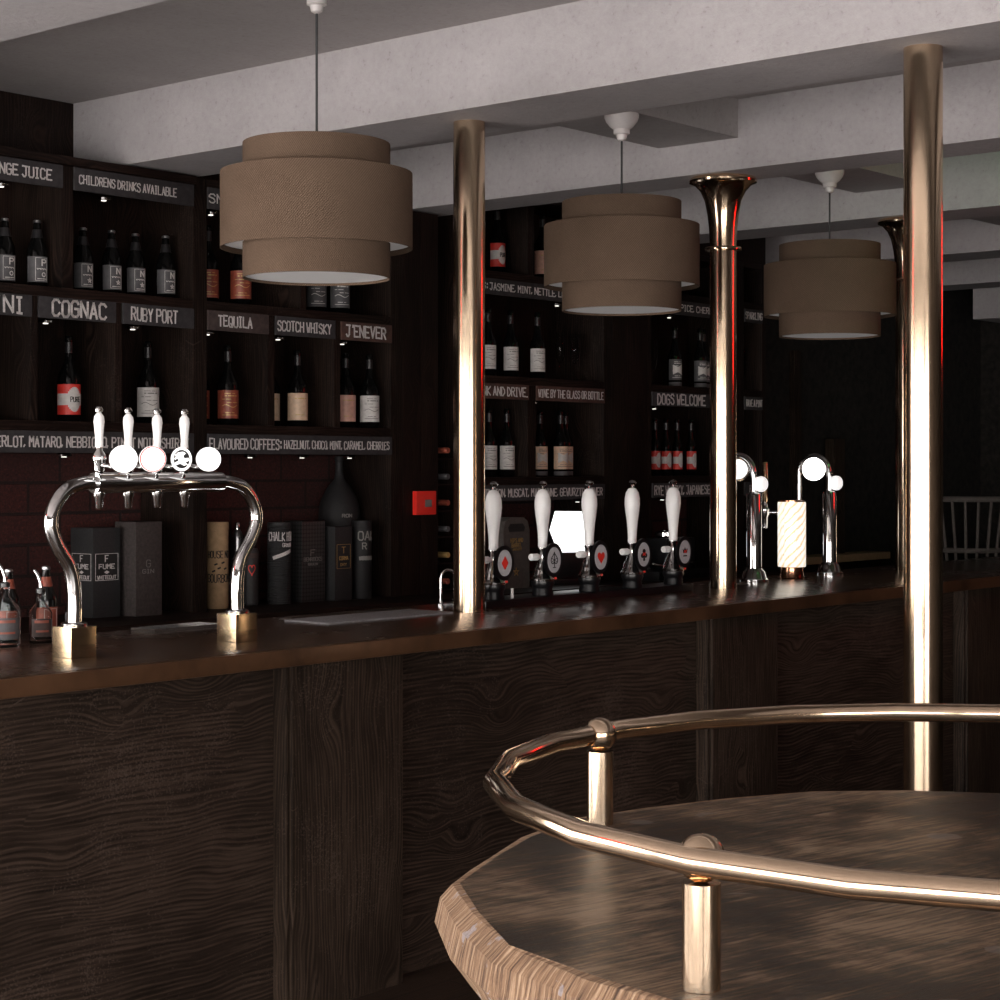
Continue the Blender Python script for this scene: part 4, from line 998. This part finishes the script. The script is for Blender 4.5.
t = bottle('beerred', 'brown beer bottle with red labels beside the left font leg', (3.438, 4.70, CT)); t.scale = (.82, .82, .82)
dup(t, (3.335, 4.745, CT), 'beer bottle with a red neck label behind the two pourer bottles').scale = (.80, .80, .80)
t = bottle('spirit_grey', 'dark bottle half hidden behind the left leg of the font', (3.56, 4.73, CT)); t.scale = (.5, .5, .5)
def pourer(label, x, y, r, h):
    t = thing('pourer_bottle', label, 'bottle', (x, y, CT), 0, 'clear bottles with steel pourers')
    B().lathe([(r * .92, .0004), (r, .006), (r, h * .60), (r * .9, h * .66), (r * .42, h * .80), (.013, h * .86), (.013, h), (.010, h), (.010, h * .85), (r * .42 - .003, h * .79), (r * .9 - .004, h * .64), (r - .003, h * .59), (r - .003, .010), (r * .8, .008)], seg=26).build('glass_body', 'glass', t)
    lb = B(); wrap(lb, r, h * .14, h * .50, AZ - 1.0, AZ + 1.0)
    l = lb.build('label', 'label_grey' if r > .04 else 'board_brown', t)
    b = B(); f = on_cyl(r + .001, AZ); b.stroke((-r * .6, h * .44), (r * .5, h * .44), .008, f); b.stroke((-r * .5, h * .25), (r * .5, h * .25), .006, f); b.build('label_print', 'label_rust', l, smooth=False)
    B().lathe([(.0145, h + .0002), (.0145, h + .012), (.008, h + .016)], seg=16).build('stopper', 'black', t)
    B().tube([(0, 0, h + .014), (0, 0, h + .030), (-.004, .006, h + .050), (-.012, .016, h + .068)], [.006, .0055, .005, .004], 10).build('steel_spout', 'chrome', t)
    return t
pourer('larger clear bottle with a steel pourer at the left edge of the counter', 3.235, 4.62, .045, .175)
pourer('smaller clear bottle with a steel pourer in front of the red necked bottle', 3.375, 4.64, .034, .150)

# ================================================================== HANDPUMPS
def suit(b, kind, f):
    if kind == 'diamond': b.plate([(0, .024), (.017, 0), (0, -.024), (-.017, 0)], f, 0, .0008)
    if kind == 'heart':
        hp = [(.0014 * 16 * math.sin(2 * PI * k / 24) ** 3 * .9, .0015 * (13 * math.cos(2 * PI * k / 24) - 5 * math.cos(4 * PI * k / 24) - 2 * math.cos(6 * PI * k / 24) - math.cos(8 * PI * k / 24))) for k in range(24)]
        b.plate(hp, f, 0, .0008)
    if kind == 'spade':
        hp = [(.0013 * 16 * math.sin(2 * PI * k / 24) ** 3 * .85, .004 - .0014 * (13 * math.cos(2 * PI * k / 24) - 5 * math.cos(4 * PI * k / 24) - 2 * math.cos(6 * PI * k / 24) - math.cos(8 * PI * k / 24))) for k in range(24)]
        for p, q in zip(hp, hp[1:] + hp[:1]): b.stroke(p, q, .0032, f)
        b.stroke((0, .020), (0, -.026), .003, f); b.stroke((-.007, -.026), (.007, -.026), .003, f); b.stroke((-.012, -.006), (.012, .006), .0022, f); b.stroke((-.012, .006), (.012, -.006), .0022, f)
    if kind == 'club':
        for cx, cz in ((0, .012), (-.010, -.004), (.010, -.004)): b.plate([(cx + .009 * math.cos(2 * PI * k / 16), cz + .009 * math.sin(2 * PI * k / 16)) for k in range(16)], f, 0, .0008)
        b.plate([(-.003, 0), (.003, 0), (.006, -.024), (-.006, -.024)], f, 0, .0009)
    if kind == 'crown':
        b.plate([(-.012, -.004), (.012, -.004), (.016, .014), (.008, .006), (.004, .018), (0, .008), (-.004, .018), (-.008, .006), (-.016, .014)], f, 0, .0008)
        b.stroke((-.010, -.015), (.010, -.015), .005, f)
names = [('diamond', 5.312), ('spade', 5.606), ('heart', 5.903), ('club', 6.193), ('crown', 6.487)]
pr = thing('pump_plinth', 'long low black plinth under the row of five handpumps', 'plinth', (5.90, 4.535, CT))
B().box(-0.66, 0.70, -0.055, 0.10, .0004, .028, .004).build('plinth_body', 'black', pr)
B().box(-0.64, 0.68, 0.102, 0.20, .0004, .010, .002).build('drip_tray', 'dull_chrome', pr)
for i, (kd, x) in enumerate(names):
    t = thing('handpump', 'white handled beer handpump with the %s badge' % (('red diamond', 'black spade', 'red heart', 'red and black club', 'crown')[i]), 'handpump', (x, 4.505, CT + .0285), 0, 'white handled beer handpumps'); t.scale = (1, 1, .945)
    B().lathe([(0.040, 0), (0.042, .006), (.038, .030), (.040, .036), (.046, .050), (.044, .062)], seg=32).build('base', 'black', t)
    B().lathe([(0.046, .0625), (.047, .070), (.040, .080), (.037, .098), (.034, .108), (.022, .135), (.018, .150), (.018, .185), (.021, .190), (.021, .196), (.017, .198)], seg=32).build('chrome_body', 'chrome', t)
    B().lathe([(.017, .1985), (.019, .205), (.018, .215), (.0195, .250), (.023, .290), (.029, .335), (.032, .365), (.0315, .390), (.027, .415), (.017, .432), (.009, .436)], seg=28).build('handle', 'white', t)
    B().lathe([(.007, .4365), (.006, .448), (.015, .452), (.018, .459), (.012, .467), (.004, .470)], seg=22).build('finial', 'chrome', t)
    B().lathe([(.013, -.072), (.0145, -.070), (.0145, -.036), (.010, -.034), (.010, -.017)], (0, 0, .160), 18, 'X').build('side_knob', 'white', t)
    B().tube([(0.026, -0.03, .070), (.034, -.042, .072)], .005, 10).build('red_valve', 'red', t)
    # oval badge facing the customers
    f = lambda u_, v_, dd: Vector((-0.028 + u_, -0.075 - dd, .150 + v_))
    el = lambda a_, c_, k=32: [(a_ * math.cos(2 * PI * q / k), c_ * math.sin(2 * PI * q / k)) for q in range(k)]
    B().tube([(0.002, -.017, .160), (-.020, -.068, .155)], .006, 10).build('badge_arm', 'black', t)
    bd = B().plate(el(.056, .069), f, -.006, .003).build('badge', 'black', t)
    B().plate(el(.040, .052), f, .0032, .0045).build('badge_face', 'clip_grey', bd)
    f2 = lambda u_, v_, dd: f(u_ * 1.15, v_ * 1.15, dd + .0047)
    b = B(); suit(b, kd, f2); b.build('suit_symbol', 'red' if kd in ('diamond', 'heart') else 'ink', bd, smooth=False)
    if kd in ('club', 'crown'):
        b = B(); f3 = lambda u_, v_, dd: f(u_, v_, dd + .0057)
        b.stroke((-.008, -.002), (.008, .006), .006, f3); b.stroke((-.006, .006), (.007, -.004), .005, f3); b.build('red_flourish', 'red', bd, smooth=False)
    # small white tag at the foot
    if i == 0: B().box(.046, .056, -.052, -.046, .006, .046, .001).build('white_tag', 'white', t)

# ================================================================== RIGHT HAND FONTS
def crook(label, x, y):
    t = thing('beer_font', label, 'beer taps', (x, y, CT), 0, 'crook shaped chrome fonts')
    B().lathe([(.066, .0004), (.066, .012), (.058, .018), (.050, .046), (.040, .056), (.036, .062)], seg=36).build('flange', 'chrome', t)
    B().lathe([(.035, .0625), (.035, .395), (.030, .405), (.014, .412)], seg=32).build('column', 'chrome', t)
    R = .085
    pts = [(0, 0, .411), (0, 0, .495)] + [(0, R - R * math.cos(k * PI / 14), .495 + R * math.sin(k * PI / 14)) for k in range(1, 15)] + [(0, 2 * R, .40), (0, 2 * R, .345)]
    B().tube(pts, .013, 14).build('crook_pipe', 'chrome', t)
    B().lathe([(.016, .300), (.019, .305), (.019, .345), (.015, .350)], (0, 2 * R, 0), 18).build('spout', 'chrome', t)
    B().tube([(-.016, 2 * R, .33), (-.045, 2 * R, .335), (-.062, 2 * R + .01, .345)], .006, 10).build('tap_lever', 'chrome', t)
    d = Vector((-.88, -.48, 0)).normalized(); s_ = Vector((-d.y, d.x, 0)); c0 = Vector((-.004, R, .515))
    mp = lambda u_, v_, dd: c0 + s_ * u_ + Vector((0, 0, v_)) + d * dd
    bd = B().plate([(.056 * math.cos(2 * PI * q / 36), .056 * math.sin(2 * PI * q / 36)) for q in range(36)], mp, -.010, .014).build('badge_rim', 'chrome', t)
    B().plate([(.046 * math.cos(2 * PI * q / 36), .046 * math.sin(2 * PI * q / 36)) for q in range(36)], mp, .0142, .0165).build('white_badge', 'lit_white', bd)
    B().lathe([(.012, -.050), (.026, -.048), (.034, -.038), (.036, -.026), (.034, -.014), (.026, -.008), (.012, -.0065)][::-1], (.012, -.004, .447), 24, 'Y').build('white_knob', 'lit_white', t)
    return t
c1 = crook('crook shaped chrome beer font just right of the trumpet-topped pole', 7.27, 4.60)
dup(c1, (7.985, 4.62, CT), 'crook shaped chrome beer font right of the pearl and copper font')

t = thing('beer_font', 'pearl and gold wrapped beer font on a copper foot between the crook fonts', 'beer taps', (7.60, 4.60, CT))
B().lathe([(.056, .0004), (.058, .004), (.052, .055)], seg=36).build('foot', 'copper', t)
B().lathe([(.064, .0555), (.066, .060), (.066, .356), (.064, .360)], seg=40).build('wrapped_body', 'pearl', t)
B().lathe([(.060, .3605), (.060, .368), (.045, .372)], seg=32).build('cap', 'copper', t)
d = Vector((-.55, .83, 0)); k0 = d * .066
B().tube([tuple(k0 + Vector((0, 0, .31))), tuple(d * .115 + Vector((0, 0, .31)))], .009, 12).build('shank', 'chrome', t)
B().lathe([(.009, .235), (.012, .238), (.014, .29), (.020, .30), (.020, .325), (.012, .335), (.011, .360)], (d.x * .125, d.y * .125, 0), 20).build('faucet', 'chrome', t)
B().lathe([(.010, .3605), (.0125, .365), (.0125, .545), (.010, .549)], (d.x * .125, d.y * .125, 0), 16).build('tap_handle', 'brass_block', t)

# ================================================================== ROUND TABLE
TX, TYc = 2.423, 1.109
t = thing('round_table', 'thick round live edge wooden table with a brass gallery rail', 'table', (TX, TYc, 0))
seg = 28; rnd = random.Random(3)
rad = [0.785 + rnd.uniform(-.012, .014) for _ in range(seg)]
b = B(); rings = []
prof = [(0.0, .90, 0.0), (-.115, .90, 0.0), (-.055, .955, 0.0), (-.012, .985, 1.0), (0.0, 1.03, 0.0)]
for dr, z, _ in ((-.16, .905, 0), (-.085, .912, 0), (-.018, .955, 0), (.006, .992, 0), (-.002, 1.030, 0), (-.020, 1.048, 0), (-.030, 1.050, 0)):
    ring = []
    for i in range(seg):
        a = 2 * PI * i / seg; rr = rad[i] + dr + rnd.uniform(-.006, .006) * (1 if dr > -.1 else 0)
        ring.append(b.bm.verts.new((rr * math.cos(a), rr * math.sin(a), z + rnd.uniform(-.004, .004) * (1 if z < 1.03 else 0))))
    rings.append(ring)
for k in range(len(rings) - 1):
    for i in range(seg):
        j = (i + 1) % seg; f = b._f([rings[k][i], rings[k][j], rings[k + 1][j], rings[k + 1][i]])
        if f: f.material_index = 1
b._f(rings[0][::-1])
f = b._f(rings[-1]); f.material_index = 0
b.build('tabletop', ['table_top', 'bark'], t, smooth=False)
N = 24; RR = .720
for i in range(4):
    a = math.radians((91, 176, 266, 356)[i])
    px, py = RR * .975 * math.cos(a), RR * .985 * math.sin(a)
    B().lathe([(.0215, 1.0503), (.0215, 1.168)], (px, py, 0), 24).build('rail_post', 'brass_rail', t)
    k = B(); tmp = bmesh.new(); bmesh.ops.create_uvsphere(tmp, u_segments=20, v_segments=12, radius=.0275)
    k.merge(tmp, Matrix.Translation((px, py, 1.195))); k.build('rail_knuckle', 'brass_rail', t)
B().tube([(RR * math.cos(2 * PI * (i + .76) / N), RR * math.sin(2 * PI * (i + .76) / N), 1.195) for i in range(N)], .0165, 14, closed=True).build('gallery_rail', 'brass_rail', t)
B().lathe([(.13, .10), (.14, .12), (.10, .20), (.10, .80), (.18, .90)], seg=28).build('pedestal', 'pilaster_wood', t)
B().lathe([(.40, .0), (.41, .03), (.38, .07), (.14, .10)], seg=36).build('foot', 'pilaster_wood', t)

# ================================================================== FAR END
t = thing('bar_chair', 'dark spindle back bar chair at the far right', 'chair', (10.6, 5.15, 0), math.radians(200))
B().lathe([(.20, .80), (.21, .815), (.21, .835), (.19, .845)], seg=28).build('seat', 'bag_grey', t)
for a in (45, 135, 225, 315):
    c_, s_ = math.cos(math.radians(a)), math.sin(math.radians(a))
    B().tube([(c_ * .24, s_ * .24, 0), (c_ * .15, s_ * .15, .80)], [.016, .018], 10).build('leg', 'bag_grey', t)
B().tube([(c * .2, s * .2, .30) for c, s in [(math.cos(math.radians(45 + 90 * k)), math.sin(math.radians(45 + 90 * k))) for k in range(4)]], .010, 8, closed=True).build('foot_rest', 'bag_grey', t)
arc = lambda r, z, n=11: [(r * math.cos(math.radians(-78 + 156 * k / (n - 1))), r * math.sin(math.radians(-78 + 156 * k / (n - 1))), z) for k in range(n)]
A1, A2, A3 = arc(.19, .842), arc(.235, 1.12), arc(.29, 1.43)
for i in range(0, 11, 1): B().tube([A1[i], A2[i], A3[i]], [.009, .010, .008], 8).build('spindle', 'bag_grey', t)
B().tube(A2, .016, 8).build('arm_rail', 'bag_grey', t); B().tube(A3, .017, 8).build('top_rail', 'bag_grey', t)

t = thing('settle', 'low dark settle with a pale top ledge against the far stone wall', 'bench', (10.575, 6.28, 0))
B().box(0, 1.115, 0, .20, .985, 1.032, .004).build('top_ledge', 'kraft', t)
B().box(.02, 1.09, .05, .18, 0, .9845).build('back_panel', 'upright_wood', t, smooth=False)
t = B().box(11.13, 11.27, 6.40, 6.475, 1.0326, 1.815, .004).build('wooden_post', 'pilaster_wood'); tag(t, 'short square wooden post rising from the settle by the stone wall', 'post')
struct(B().box(10.74, 10.83, 6.48, 6.5195, 0, 2.4, .004).build('trim_11', 'pilaster_wood'))

# red light boxes out on the walls (they streak the brass red) and the green exit sign
def light_box(loc, rot, w, h, label):
    t = thing('red_light_box', label, 'light', loc, rot, 'red light boxes')
    B().box(-w / 2, w / 2, 0, .06, 0, h, .004).build('housing', 'black', t)
    B().box(-w / 2 + .03, w / 2 - .03, -.004, -.0005, .03, h - .03, .001).build('glowing_face', 'neon_red', t)
light_box((8.95, 1.85, 2.15), math.radians(-120), .36, 1.0, 'red lit box hanging from the ceiling to the right of the bar')
light_box((-0.8, 6.44, 2.43), 0, .50, .70, 'red lit box high on the back wall to the left')
t = thing('exit_sign', 'green lit exit sign fixed to the back of a ceiling beam', 'sign', (6.9305, 2.30, 2.93))
B().box(0, .04, 0, .9, 0, .2, .004).build('housing', 'black', t)
B().box(.0405, .044, .02, .88, .02, .18, .001).build('glowing_face', 'exit_green', t)
